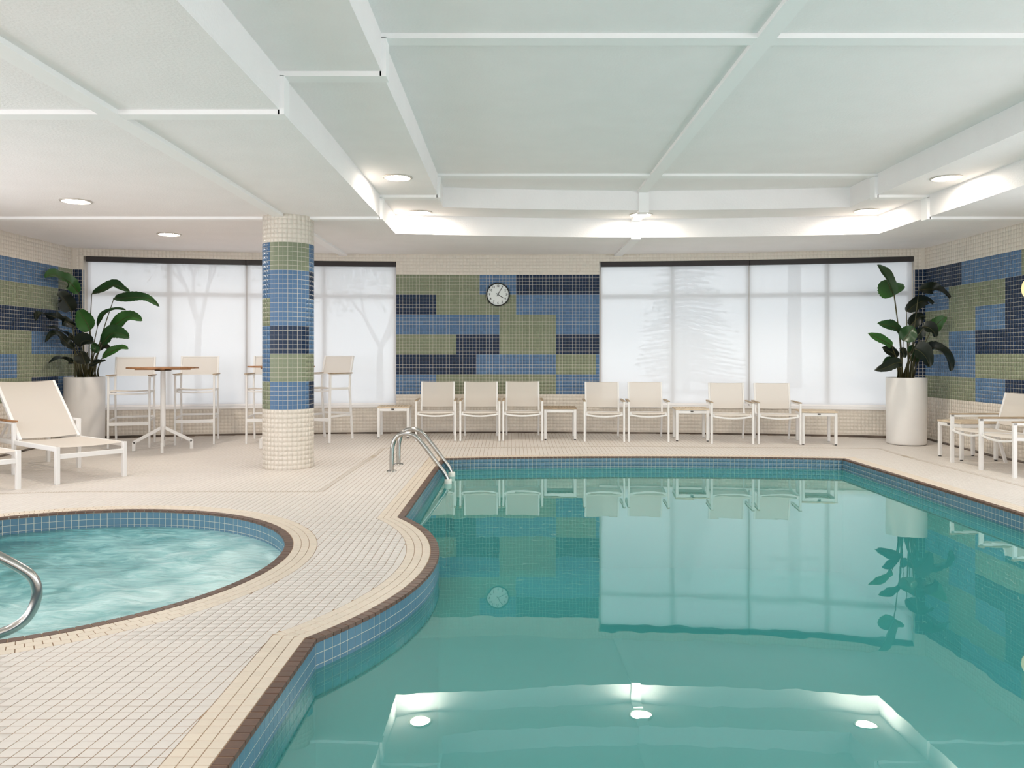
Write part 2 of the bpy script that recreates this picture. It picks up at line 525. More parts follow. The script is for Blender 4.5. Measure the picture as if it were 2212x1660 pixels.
GAP = 0.0035
stuff_polys = []          # (poly, material)
def half(c, r, q, inside):
    d = np.array(q)-c; L = np.hypot(*d)
    n = d/L
    return (c + n*r, -n if inside else n)
def xl(y): return -0.868 + (y+2.0)*0.0048 if y < 3.4 else (-0.844 + (y-3.4)*0.01355 if y < 5.983 else -0.809+(y-5.983)*0.0086)
cand = []
fullsq = []               # whole square field tiles
ys = np.arange(1.3, 11.86, T)
for y in ys:
    yc = y + T/2
    sh = 0.085*(yc-4.6) if yc < 4.6 else 0.0
    k0 = math.floor((XL-sh)/T)
    for k in range(k0, int((XR-sh)/T)+1):
        x = k*T + sh + 0.013
        kk = 0.085*T/2 if yc < 4.6 else 0.0                        # the joints lean a little in the near part
        xc = x + T/2
        if xc < XL or xc > XR or yc > wall_y(xc)-0.02: continue
        if xc < XPR and xc > xl(yc)+0.05 and yc < far_y(xc) and np.hypot(xc-PA[0], yc-PA[1]) > RAe: continue
        if xc > 0 and yc < 4.0: continue
        if xc < -1 and yc < 2.2 and xc < -3.0: continue
        dt = np.hypot(xc-TC_[0], yc-TC_[1])
        if dt < RT+0.2-0.04: continue
        if abs(xc) and np.hypot(xc+2.454, yc-8.69) < 0.24: continue
        g = GAP/2
        poly = [(x+g-kk, y+g), (x+T-g-kk, y+g), (x+T-g+kk, y+T-g), (x+g+kk, y+T-g)]
        whole = True
        if dt < RT+0.2+0.05:
            p, n = half(TC_, RT+0.2+g, (xc, yc), False)
            q = clip(poly, p, n); whole = whole and len(q) == 4 and abs(area(q)-area(poly)) < 1e-7; poly = q
            if len(poly) < 3: continue
        # which part of the deck is it on: left, peninsula, far side, right side
        m_l = xl(yc)-0.2-xc
        da = np.hypot(xc-PA[0], yc-PA[1])
        m_a = RAe-0.2-da if (3.1 < yc < 6.3) else -9
        m_f = yc-(far_y(min(max(xc, -1.0), 4.2))+0.2)
        m_r = xc-(XPR+0.2)
        best = max(m_l, m_a, m_f, m_r)
        if best < 0.05:
            if best < -0.035: continue
            if best == m_l: p, n = (xl(yc)-0.2-g, yc), (-1, 0)
            elif best == m_a: p, n = half(PA, RAe-0.2-g, (xc, yc), True)
            elif best == m_f: p, n = (xc, far_y(xc)+0.2+g), (0, 1)
            else: p, n = (XPR+0.2+g, yc), (1, 0)
            q = clip(poly, p, n)
            whole = whole and len(q) == 4 and abs(area(q)-area(poly)) < 1e-7
            poly = q
        if len(poly) < 3 or area(poly) < 1.2e-4: continue
        if whole and yc < 9.55: fullsq.append((xc, yc))
        else: cand.append(poly)
fullsq = np.array(fullsq)
u = fullsq[:, 0]/fullsq[:, 1]*F + CX
v = CY + H*F/fullsq[:, 1]
vis = (u > 5) & (u < 2205) & (v < 1655)
order = np.where(vis)[0][np.argsort(fullsq[vis][:, 1])]
near = order[:300]
one = MB(); s2 = (T-GAP)/2
kk = 0.085*T/2
one.prism([(-s2-kk, -s2), (s2-kk, -s2), (s2+kk, s2), (-s2+kk, s2)], GZ, 0.0, inset=0.0009)
tile_me = one.mesh('tile', M_floor)
for i in near:
    o = obj('tile', tile_me, floor)
    o.location = (fullsq[i][0], fullsq[i][1], random.uniform(-0.0004, 0.0004))
rest = np.ones(len(fullsq), bool); rest[near] = False
R_ = fullsq[rest]
n = len(R_)
O = np.column_stack([R_, np.full(n, GZ)])
U = np.tile((1., 0, 0), (n, 1)); V = np.tile((0, 1., 0), (n, 1)); N = np.tile((0, 0, 1.), (n, 1))
V[:, 0] = np.where(R_[:, 1] < 4.6, 0.085, 0.0)
ft = obj('floor_tiles', tiles_mesh('floor_tiles', O, U, V, N, T-GAP, T-GAP, -GZ, 0.0009, np.zeros(n, int), rng.uniform(-1, 1, n), [M_floor]), floor)
tag(ft, kind='stuff')
cut = MB()
for poly in cand:
    cut.prism(poly, GZ, 0.0, tint=random.uniform(-1, 1), inset=0.001, zf=fz)
tag(cut.build('cut_floor_tiles', M_floor, floor), kind='stuff')

# ---- borders, copings and waterline tiles of both pools
def mitres(i):
    "clip lines at both ends of pool segment i"
    out = []
    for a, b, sgn in ((SEG[i-1], SEG[i], 1), (SEG[i], SEG[(i+1) % len(SEG)], -1)):
        p = b.at(0)[0]
        d = a.at(a.L)[1] + b.at(0)[1]
        out.append((p, d/np.hypot(*d)*sgn))
    return out

def quads(sg, o0, o1, shift=0.0, ext=0.25, step=T):
    "tile outlines of one row between offsets o0 and o1 outside the pool lip"
    res = []
    n0 = -int(ext/step)-1
    n1 = int((sg.L+ext)/step)+1
    if isinstance(sg, Arc) and ext == 0: n0, n1 = 0, int(round(sg.L/step))
    for k in range(n0, n1):
        a, b = (k+shift)*step, (k+1+shift)*step
        gk = GAP/2
        A, dA, nA = sg.at(a+gk); B, dB, nB = sg.at(b-gk)
        if sg.at(0)[0][1] == -99: continue
        res.append([tuple(A+nA*(o0+gk)), tuple(B+nB*(o0+gk)), tuple(B+nB*(o1-gk)), tuple(A+nA*(o1-gk))][::-1])
    return res

border_pool = MB(); border_near = []
pool_w = MB()
pool = None
cop_pool = []
for i, sg in enumerate(SEG):
    mt = mitres(i)
    for row in range(4):
        for q in quads(sg, 0.05*row-(0.007 if row == 0 else 0), 0.05*row+0.05, 0.0 if row % 2 == 0 or isinstance(sg, Line) else 0.5):
            c = np.mean(q, axis=0)
            if c[1] < 1.2 or (c[0] > 3 and c[1] < 4): continue
            for p, n_ in mt:
                if len(q) >= 3: q = clip(q, p+n_*GAP*0.5, n_)
            if len(q) < 3 or area(q) < 1.5e-4: continue
            (cop_pool if row == 0 else border_near).append(q)
border_near.sort(key=lambda q: np.mean(q, axis=0)[1])
def in_frame(q):
    c = np.mean(q, axis=0)
    return 0 < c[0]/c[1]*F+CX < 2212 and CY+H*F/c[1] < 1665

tub_border = []
cop_tub = []
nt = 188
TUB.L = 2*PI*RT
for row in range(4):
    stp = TUB.L/(156 if row else 150)
    for q in quads(TUB, 0.05*row-(0.007 if row == 0 else 0), 0.05*row+0.05, 0.5*(row % 2), 0, stp):
        (cop_tub if row == 0 else tub_border).append(q)
allb = border_near + tub_border
allb.sort(key=lambda q: (not in_frame(q), np.mean(q, axis=0)[1]))
for q in allb[:300]:
    b = MB(); b.prism(q, GZ, 0.0003, inset=0.001, tint=random.uniform(-1, 1)); b.build('border_tile', M_strip, floor)
b = MB()
for q in allb[300:]:
    b.prism(q, GZ, 0.0003, inset=0.001, tint=random.uniform(-1, 1), zf=fz)
tag(b.build('border_tiles', M_strip, floor), kind='stuff')

# ---- swimming pool basin
def basin(name, loop, depth, label):
    b = MB()
    n = len(loop)
    vs = [(p[0], p[1], -0.002) for p in loop] + [(p[0], p[1], -0.262) for p in loop] + [(p[0], p[1], depth) for p in loop]
    b.add(vs, [(i, i+n, (i+1) % n+n, (i+1) % n) for i in range(n)], 1)
    b.add(vs, [(i+n, i+2*n, (i+1) % n+2*n, (i+1) % n+n) for i in range(n)], 0)
    fill([[tuple(p) for p in loop]], depth, b, 0)
    o = b.build(name, [M_plaster, M_wgrout])
    return tag(o, label, None, None, 'structure')
pool = basin('swimming_pool', POOL, -1.35, 'large indoor swimming pool with a rounded bite on its left edge')
spa = basin('hot_tub', [tuple(p) for p in TUBP], -1.0, 'round hot tub sunk into the deck, cut by the left frame edge')
def coping(q, parent):
    "bullnose tile: rounded over towards the water"
    b = MB()
    b.prism(q, -0.016, 0.0008, tint=random.uniform(-1, 1), inset=0.0022)
    return b.build('coping_tile', M_brown, parent)
cop_pool.sort(key=lambda q: np.mean(q, axis=0)[1])
vis_c = [q for q in cop_pool if in_frame(q)]
far_c = [q for q in cop_pool if not in_frame(q)]
for q in vis_c[:300]: coping(q, pool)
b = MB()
for q in vis_c[300:] + far_c:
    b.prism(q, -0.016, 0.0008, tint=random.uniform(-1, 1), inset=0.002)
tag(b.build('coping_tiles', M_brown, pool), kind='stuff')
for q in cop_tub: coping(q, spa)

def waterline(sg, rows, step, y0):
    L = []
    nn = int(round(sg.L/step))
    stp = sg.L/nn
    for k in range(nn):
        p, d, n_ = sg.at((k+0.5)*stp)
        if p[1] < y0: continue
        for r in range(rows):
            L.append((p[0], p[1], -0.017-(r+0.5)*0.049, d[0], d[1], n_[0], n_[1], stp))
    return L
def lay(items, parent, nvis):
    A = np.array(items)
    uu = A[:, 0]/A[:, 1]*F+CX; facing = (A[:, 5]*A[:, 0]+A[:, 6]*A[:, 1]) > 0
    vis = facing & (uu > 0) & (uu < 2212) & (A[:, 2] > -0.15) & (A[:, 1] > 2.2)
    order = np.where(vis)[0][np.argsort(A[vis][:, 1])][:nvis]
    one = MB()
    sz = (0.0465/2, 0.046/2)
    one.add([(-sz[0], 0.0005, -sz[1]), (sz[0], 0.0005, -sz[1]), (sz[0], 0.0005, sz[1]), (-sz[0], 0.0005, sz[1]),
             (-sz[0]+.0006, -0.0012, -sz[1]+.0006), (sz[0]-.0006, -0.0012, -sz[1]+.0006), (sz[0]-.0006, -0.0012, sz[1]-.0006), (-sz[0]+.0006, -0.0012, sz[1]-.0006)],
            [(4, 5, 6, 7), (0, 1, 5, 4), (1, 2, 6, 5), (2, 3, 7, 6), (3, 0, 4, 7)])
    me = one.mesh('waterline_tile', M_wline)
    for i in order:
        o = obj('waterline_tile', me, parent)
        o.location = A[i, :3]
        o.rotation_euler = (0, 0, math.atan2(A[i, 4], A[i, 3]))
        o.scale = (A[i, 7]/0.05, 1, 1)
    rest = np.ones(len(A), bool); rest[order] = False
    B = A[rest]; m = len(B)
    z0 = np.zeros(m)
    me = tiles_mesh('waterline_tiles', B[:, :3], np.column_stack([B[:, 3:5], z0]), np.tile((0, 0, 1.), (m, 1)), np.column_stack([-B[:, 5:7], z0]),
                    0.0465, 0.046, 0.0012, 0.0006, np.zeros(m, int), rng.uniform(-1, 1, m), [M_wline])
    tag(obj('waterline_tiles', me, parent), kind='stuff')
items = []
for sg in SEG[:5]: items += waterline(sg, 5, T, 1.0)
lay(items, pool, 300)
lay(waterline(TUB, 5, T*1.02, 0), spa, 300)
b = MB()
fill([[tuple(p) for p in POOL]], WATER, b)
w = b.build('pool_water', M_water)
tag(w, 'still turquoise water of the large swimming pool mirroring the windows', 'water', None, 'stuff')
# foaming surface of the hot tub, a little choppy
b = MB()
rings, segs = 70, 180
vs = [(0, 0, 0)]
def chop(x, y):
    r2 = math.hypot(x, y)
    return 0.006*math.sin(5.1*x+3.3*y+1.7*math.sin(3*y)) + 0.005*math.sin(9*y-4*x+2*math.sin(4*x)) + 0.003*math.sin(17*x+13*y) if r2 < 1.45 else 0.0
for i in range(1, rings+1):
    r = (RT+0.001)*i/rings
    for k in range(segs):
        a = 2*PI*k/segs
        x, y = r*math.cos(a), r*math.sin(a)
        vs.append((x, y, chop(x, y)))
fs = [(0, 1+k, 1+(k+1) % segs) for k in range(segs)]
for i in range(rings-1):
    for k in range(segs):
        fs.append((1+i*segs+k, 1+(i+1)*segs+k, 1+(i+1)*segs+(k+1) % segs, 1+i*segs+(k+1) % segs))
b.add(vs, fs, smooth=True)
w = b.build('spa_water', M_spa)
w.location = (TC_[0], TC_[1], WATER)
tag(w, 'churning foamy aqua water in the round hot tub', 'water', None, 'stuff')

# ---- drain channel round the pool deck
dr = MB()
DRAIN = [(XL, 6.62), (-4.75, 6.95), (-3.9, 7.10), (-1.72, 7.10), (-1.66, 10.26), (1.5, 10.42), (4.80, 10.24), (4.84, 2.0)]
for a, b_ in zip(DRAIN[:-1], DRAIN[1:]):
    a, b_ = np.array(a), np.array(b_)
    L = np.hypot(*(b_-a)); d = (b_-a)/L; n_ = np.array((-d[1], d[0]))
    m = max(1, int(L/0.5))
    for k in range(m):                                             # cover plate in half metre lengths
        p, q = a+d*L*k/m, a+d*L*(k+1)/m
        pl = [tuple(p-n_*0.028), tuple(q-n_*0.028), tuple(q+n_*0.028), tuple(p+n_*0.028)]
        dr.prism(pl, -0.004, 0.0008, 0, zf=fz)
    for k in range(int(L/0.022)):                                  # studs left between the slots
        p = a+d*(0.011+0.022*k)
        for o_ in (-0.013, 0.0, 0.013):
            c = p+n_*o_
            pl = [tuple(c+d*x*0.006+n_*y*0.0045) for x, y in ((-1, -1), (1, -1), (1, 1), (-1, 1))]
            dr.prism(pl, 0.0, 0.0028, 1, zf=fz)
M_slot = mat('drain_slot', (0.50, 0.43, 0.35), 0.8)
o = dr.build('drain_channel', [M_slot, M_floor], floor)
tag(o, kind='stuff')

# ---- walls
G, Bl, Nv, Cr = 1, 2, 3, 0
ZM = 2.447                                                         # top of the mosaic, 36 rows high
BACK = [[(0, G), (25, Bl), (36, Nv)], [(0, Nv), (12, G), (36, Bl)], [(0, Bl), (31, G), (48, Bl)],
        [(0, G), (18, Nv), (31, G), (48, Nv)], [(0, Nv), (24, Bl), (48, G), (60, Bl)], [(0, Bl), (12, G), (48, Bl)]]
RIGHT = [[(0, Nv), (18, Bl), (42, G)], [(0, Bl), (12, G), (36, Nv)], [(0, G), (24, Bl), (36, Nv)],
         [(0, G), (12, Bl), (24, Nv)], [(0, Bl), (24, G)], [(0, G), (24, Bl), (36, Nv), (54, G)]]
LEFT = [[(0, G), (7, Bl)], [(0, Nv), (7, G)], [(0, Bl), (7, Nv)], [(0, Bl), (19, G)], [(0, G), (25, Bl), (37, G)], [(0, Bl), (7, Nv), (19, G)]]
def colour(table, row, col):
    if row < 0 or row >= 36: return Cr
    c = Cr
    for k, m_ in table[row//6]:
        if col >= k: c = m_
    return c
s0 = s_at(855.6)                                                   # left edge of the middle mosaic
S1 = s0 + 61*T
SL, SR = s_at(157.2), s_at(1999)
W1a, W1b = s_at(180), s0
W2a, W2b = S1, s_at(1975)
ZS, ZW = 0.483, 2.640                                              # window opening
FB = 0.063                                                         # deck height at the window wall
ct = lambda s: np.array(arc(s)[0])
def slab(mb, sa, sb, z0, z1, n=None, thick=0.24):
    n = n or max(1, int((sb-sa)/0.3))
    vs = []
    for i in range(n+1):
        s = sa+(sb-sa)*i/n
        p = arc(s)[0]; q = arc(s, thick)[0]
        vs += [(p[0], p[1], z0), (p[0], p[1], z1), (q[0], q[1], z1), (q[0], q[1], z0)]
    fs = []
    for i in range(n):
        for k in range(4):
            fs.append((i*4+k, i*4+(k+1) % 4, i*4+4+(k+1) % 4, i*4+4+k))
    fs += [(0, 3, 2, 1), (n*4, n*4+1, n*4+2, n*4+3)]
    mb.add(vs, fs)
wb = MB()
slab(wb, SL-0.3, W1a, -0.1, 3.3); slab(wb, W1b, W2a, -0.1, 3.3); slab(wb, W2b, SR+0.3, -0.1, 3.3)
for a, b_ in ((W1a, W1b), (W2a, W2b)):
    slab(wb, a, b_, -0.1, ZS); slab(wb, a, b_, ZW, 3.3)
wall_back = wb.build('wall_back', M_grout_w)
tag(wall_back, 'shallow curved window wall tiled in cream with a blue, navy and sage mosaic', None, None, 'structure')
cells = []
kmin = math.ceil((SL-s0)/T)-1; kmax = int((SR-s0)/T)+1
NT = []
for k in range(kmin, kmax+1):
    sa = s0+k*T; sb = sa+T
    sa_, sb_ = max(sa, SL), min(sb, SR)
    if sb_-sa_ < 0.012: continue
    sc_ = (sa_+sb_)/2
    inw = (W1a < sc_ < W1b) or (W2a < sc_ < W2b)
    for r in range(-6, 48):
        zt = ZM-r*T
        zc = zt-T/2
        if zc > ZC0 or zc < FB+0.024: continue
        if inw and ZS-0.03 < zc < ZW+0.0: continue
        if 0 <= k < 61: cidx = colour(BACK, r, k)
        elif k < 0: cidx = (Nv if r < 24 else (G if r < 30 else Bl)) if 0 <= r < 36 else Cr
        else: cidx = Nv if 0 <= r < 36 else Cr
        p, d, n_ = arc(sc_)
        NT.append((p[0], p[1], zc, d[0], d[1], n_[0], n_[1], cidx, sb_-sa_))
A = np.array(NT); z0_ = np.zeros(len(A))
me = tiles_mesh('wall_tiles', A[:, :3], np.column_stack([A[:, 3:5], z0_]), np.tile((0, 0, 1.), (len(A), 1)), np.column_stack([A[:, 5:7], z0_]),
                (A[:, 8]-0.0031)[:, None], T-0.0031, np.where(A[:, 7] == Cr, 0.0006, 0.0013)[:, None], 0.0005, A[:, 7].astype(int), rng.uniform(-1, 1, len(A)), WALLM)
tag(obj('mosaic_tiles', me, wall_back), kind='stuff')
# light blue tiles in the window reveals next to the corners
jm = []
for s_e, sgn in ((W1a, 1), (W2b, -1)):
    for r in range(0, 36):
        zc = ZM-(r+0.5)*T
        if zc < ZS: continue
        p = arc(s_e, 0.026)[0]; d = arc(s_e)[1]; n_ = arc(s_e)[2]
        jm.append((p[0], p[1], zc, -n_[0], -n_[1], d[0]*sgn, d[1]*sgn, Bl))
A = np.array(jm); z0_ = np.zeros(len(A))
me = tiles_mesh('reveal_tiles', A[:, :3], np.column_stack([A[:, 3:5], z0_]), np.tile((0, 0, 1.), (len(A), 1)), np.column_stack([A[:, 5:7], z0_]),
                T-0.0031, T-0.0031, 0.0013, 0.0005, A[:, 7].astype(int), rng.uniform(-1, 1, len(A)), WALLM)
tag(obj('reveal_tiles', me, wall_back), kind='stuff')

def side_wall(name, X, sgn, table, label, bands):
    b = MB()
    Y1 = wall_y(X)
    xa, xb = min(X, X-sgn*0.2), max(X, X-sgn*0.2)
    b.box(xa, xb, YG, Y1+0.3, -0.1, 3.3); b.box(xa, xb, YB, YG, -0.1, 0.25); b.box(xa, xb, YB, YG, 2.6, 3.3)
    for y in (-3.5, -0.7, 2.1, 4.9): b.box(xa, xb, y-0.08, y+0.08, 0.25, 2.6)      # posts of unseen side openings, added to let daylight in
    wl = b.build(name, M_grout_w)
    tag(wl, label, None, None, 'structure')
    L = []
    for k in range(0, 78):
        yc = Y1-(k+0.5)*T
        for r in range(-6, 48):
            zc = ZM-(r+0.5)*T
            if zc > ZC0 or zc < fz(yc)+0.03: continue
            L.append((X, yc, zc, colour(table, r, k)))
    A = np.array(L); n = len(A)
    me = tiles_mesh('wall_tiles', A[:, :3], np.tile((0, -sgn*1., 0), (n, 1)), np.tile((0, 0, 1.), (n, 1)), np.tile((sgn*1., 0, 0), (n, 1)),
                    T-0.0031, T-0.0031, np.where(A[:, 3] == Cr, 0.0006, 0.0013)[:, None], 0.0005, A[:, 3].astype(int), rng.uniform(-1, 1, n), WALLM)
    tag(obj('mosaic_tiles', me, wl), kind='stuff')
    # nearer than that the wall is outside the picture: large plain panels of the same colours
    for r0, r1, c in ((-6, 0, Cr), (0, 12, Bl), (12, 24, G), (24, 36, Nv), (36, 48.4, Cr)):
        q = MB()
        q.box(min(X, X+sgn*0.002), max(X, X+sgn*0.002), YG, Y1-78*T, ZM-r1*T, ZM-r0*T)
        q.build('tile_band', WALLM[c], wl)
    return wl
side_wall('wall_right', XR, -1, RIGHT, 'right side wall with blue, navy and sage mosaic behind the tall plant', None)
side_wall('wall_left', XL, 1, LEFT, 'left side wall with blue, sage and navy mosaic behind the loungers', None)
# dark joint between deck and walls, with a low cove tile
b = MB()
n_ = 40
for i in range(n_):
    sa = SL+(SR-SL)*i/n_; sb = SL+(SR-SL)*(i+1)/n_
    p0, _, n0 = arc(sa); p1, _, n1 = arc(sb)
    q0, q1 = p0+n0*0.012, p1+n1*0.012
    b.add([(p0[0], p0[1], FB-0.01), (q0[0], q0[1], FB-0.01), (q1[0], q1[1], FB-0.01), (p1[0], p1[1], FB-0.01),
           (p0[0], p0[1], FB+0.022), (q0[0], q0[1], FB+0.016), (q1[0], q1[1], FB+0.016), (p1[0], p1[1], FB+0.022)],
          [(4, 5, 6, 7), (1, 2, 6, 5), (0, 1, 5, 4), (2, 3, 7, 6)])
M_joint = mat('dark_floor_joint', (0.13, 0.10, 0.08), 0.9, noise=0.6, nscale=3)
tag(b.build('baseboard_back', M_joint), kind='structure')
for nm, X, sg_ in (('baseboard_left', XL, 1), ('baseboard_right', XR, -1)):
    b = MB()
    for (ya, yb) in ((4.0, 9.6), (9.6, wall_y(X))):
        for zz, th, hh in ((0.0, 0.014, 0.012), (0.018, 0.008, 0.006)):
            xa, xb = sorted((X, X+sg_*th))
            b.add([(xa, ya, fz(ya)+zz), (xb, ya, fz(ya)+zz), (xb, yb, fz(yb)+zz), (xa, yb, fz(yb)+zz),
                   (xa, ya, fz(ya)+zz+hh), (xb, ya, fz(ya)+zz+hh), (xb, yb, fz(yb)+zz+hh), (xa, yb, fz(yb)+zz+hh)],
                  [(3, 2, 1, 0), (4, 5, 6, 7), (0, 1, 5, 4), (1, 2, 6, 5), (2, 3, 7, 6), (3, 0, 4, 7)])
    tag(b.build(nm, M_joint), kind='structure')

# ---- rear of the room, behind the camera: unseen, with openings added for daylight
b = MB()
b.box(XL-0.2, XR+0.2, YB-0.2, YB, -0.1, 0.25); b.box(XL-0.2, XR+0.2, YB-0.2, YB, 2.6, 3.4)
for x in (XL, -3.2, -0.2, 2.8, XR): b.box(x-0.12, x+0.12, YB-0.2, YB, 0.25, 2.6)
tag(b.build('wall_rear', M_trim), kind='structure')

# ---- coffered ceiling
def mid_far(x): return 10.10-(x-1.62)**2/(2*14.8)
def up_far(x): return 9.50-(x-1.60)**2/(2*14.8)
XM0, XM1, XU0, XU1 = -1.43, 4.58, -0.80, 4.01
YN = -2.2
def coffer(x0, x1, ff, yn):
    pts = [(x0, yn), (x1, yn)]
    for i in range(25): 
        x = x1+(x0-x1)*i/24
        pts.append((x, ff(x)))
    return pts
mid, upc = coffer(XM0, XM1, mid_far, YN), coffer(XU0, XU1, up_far, YN)
b = MB()
def down(loops, z):
    k = len(b.f)
    fill(loops, z, b)
    for i in range(k, len(b.f)): b.f[i] = b.f[i][::-1]
down([[(XL-0.25, YB-0.2), (XR+0.25, YB-0.2), (XR+0.25, 12.2), (XL-0.25, 12.2)], mid[::-1]], ZC0)
down([mid, upc[::-1]], ZC1)
down([upc], ZC2)
for loop, za, zb in ((mid, ZC0, ZC1), (upc, ZC1, ZC2)):
    n = len(loop)
    b.add([(p[0], p[1], za) for p in loop]+[(p[0], p[1], zb) for p in loop], [(i, i+n, (i+1) % n+n, (i+1) % n) for i in range(n)])
b.box(XL-0.3, XR+0.3, YB-0.3, 12.3, 3.30, 3.36)
tag(b.build('ceiling', M_ceil), 'white stucco ceiling stepped up in two tiers over the pool', None, None, 'structure')
TH = 0.030; EP = 0.0009
def cross_band(y0, y1, name):
    b = MB()
    b.box(XL, XM0, y0, y1, ZC0-TH, ZC0+0.01); b.box(XM0-0.01, XM0+TH, y0, y1, ZC0-TH+EP, ZC1-TH+0.004)
    b.box(XM0, XU0, y0, y1, ZC1-TH, ZC1+0.01); b.box(XU0-0.01, XU0+TH, y0, y1, ZC1-TH+EP, ZC2-TH+0.004)
    b.box(XU0, XU1, y0, y1, ZC2-TH, ZC2+0.01)
    b.box(XU1-TH, XU1+0.01, y0, y1, ZC1-TH+EP, ZC2-TH+0.004); b.box(XU1, XM1, y0, y1, ZC1-TH, ZC1+0.01)
    b.box(XM1-TH, XM1+0.01, y0, y1, ZC0-TH+EP, ZC1-TH+0.004); b.box(XM1, XR, y0, y1, ZC0-TH, ZC0+0.01)
    tag(b.build(name, M_trim), kind='structure')
cross_band(4.865, 4.98, 'trim_1')
cross_band(8.60, 8.72, 'trim_2')
TL = TH+0.0012
b = MB(); b.box(-2.55, -2.43, 0.5, 8.50, ZC0-TL, ZC0+0.01); b.box(-2.55, -2.43, 8.86, wall_y(-2.5), ZC0-TL, ZC0+0.01)
tag(b.build('trim_3', M_trim), kind='structure')
b = MB()
xa, xb = 1.545, 1.665
yu, ym = up_far(1.6), mid_far(1.6)
b.box(xa-.02, xb-.02, -1, yu, ZC2-TL, ZC2+0.01); b.box(xa, xb, yu-TL, yu+.01, ZC1-TL+EP, ZC2-TL+0.004)
b.box(xa+.0006, xb-.0006, yu-TL+EP, 9.645, ZC1-TL, ZC1+0.01); b.box(xa+.0006, xb-.0006, 9.935, ym, ZC1-TL, ZC1+0.01); b.box(xa, xb, ym-TL, ym+.01, ZC0-TL+EP, ZC1-TL+0.004)
b.box(xa+.0006, xb-.0006, ym-TL+EP, wall_y(1.6), ZC0-TL, ZC0+0.01)
tag(b.build('trim_4', M_trim), kind='structure')

# ---- windows: frames, mullions and panes
def curved_box(mb, sa, sb, off0, off1, z0, z1, n=None):
    n = n or max(1, int((sb-sa)/0.25))
    vs = []
    for i in range(n+1):
        s = sa+(sb-sa)*i/n
        p, q = arc(s, off0)[0], arc(s, off1)[0]
        vs += [(p[0], p[1], z0), (p[0], p[1], z1), (q[0], q[1], z1), (q[0], q[1], z0)]
    fs = [(i*4+k, i*4+(k+1) % 4, i*4+4+(k+1) % 4, i*4+4+k) for i in range(n) for k in range(4)]
    mb.add(vs, fs+[(0, 3, 2, 1), (n*4, n*4+1, n*4+2, n*4+3)])
M_frame = mat('window_frame', (0.66, 0.62, 0.585), 0.5)
def window(idx, a, b_, verts, zr, label):
    fr = MB()
    F0, F1 = 0.135, 0.20
    curved_box(fr, a, a+0.05, F0, F1, ZS, ZW); curved_box(fr, b_-0.05, b_, F0, F1, ZS, ZW)
    curved_box(fr, a, b_, F0, F1, ZS, ZS+0.05); curved_box(fr, a, b_, F0, F1, ZW-0.06, ZW)
    root = fr.build('window_%d' % idx, M_frame)
    tag(root, label, None, None, 'structure')
    for s, wd in verts:
        m = MB(); curved_box(m, s-wd/2, s+wd/2, F0-0.012, F1-0.004, ZS+0.05, ZW-0.06); m.build('mullion', M_frame, root)
    m = MB(); curved_box(m, a+0.05, b_-0.05, F0-0.006, F1-0.008, zr-0.033, zr+0.033); m.build('transom', M_frame, root)
    ed = [a+0.05]+[s for s, _ in verts]+[b_-0.05]
    for p, q in zip(ed[:-1], ed[1:]):
        for z0, z1 in ((ZS+0.05, zr-0.033), (zr+0.033, ZW-0.06)):
            m = MB(); curved_box(m, p+0.03, q-0.03, 0.165, 0.171, z0, z1); m.build('pane', M_glass, root)
    # stone coloured sill board
    m = MB(); curved_box(m, a, b_, -0.022, 0.14, ZS-0.030, ZS+0.002); m.build('sill', M_trim, root)
    return root
v1 = [(s_at(361), 0.062), (s_at(530.5), 0.07), (s_at(698), 0.062)]
v2 = [(s_at(1454), 0.062), (s_at(1619.5), 0.07), (s_at(1791), 0.062)]
window(1, W1a, W1b, v1, 2.125, 'wide four bay window behind the bar stools')
window(2, W2a, W2b, v2, 2.125, 'wide four bay window behind the armchairs and tall plant')
shade_labels = ['white translucent roller shade behind the left bar table, next to the left wall', 'white translucent roller shade right of the tiled column, beside the clock mosaic',
                'white translucent roller shade with a faint conifer behind it', 'white translucent roller shade behind the plant by the right wall']
k = 0
for (a, b_, vv) in ((W1a, W1b, v1), (W2a, W2b, v2)):
    sm = vv[1][0]
    for sa, sb in ((a+0.035, sm-0.012), (sm+0.012, b_-0.012)):
        c = arc((sa+sb)/2, 0.06)[0]
        rt = thing('roller_shade', shade_labels[k], 'shade', (0, 0, 0), 0, 'roller shades on the window wall')
        k += 1
        m = MB(); curved_box(m, sa-0.008 if sa > sm else sa-0.005, sb+0.008 if sb < sm else sb, 0.012, 0.098, ZW-0.074, ZW-0.002); m.build('cassette', M_dark, rt)
        m = MB(); n = 14
        vs = []
        for i in range(n+1):
            p = arc(sa+(sb-sa)*i/n, 0.085)[0]
            vs += [(p[0], p[1], ZS+0.03), (p[0], p[1], ZW-0.06)]
        m.add(vs, [(2*i, 2*i+2, 2*i+3, 2*i+1) for i in range(n)]); m.build('shade_cloth', M_shade, rt)
        m = MB(); curved_box(m, sa, sb, 0.077, 0.093, ZS+0.006, ZS+0.032); m.build('bottom_bar', M_trim, rt)

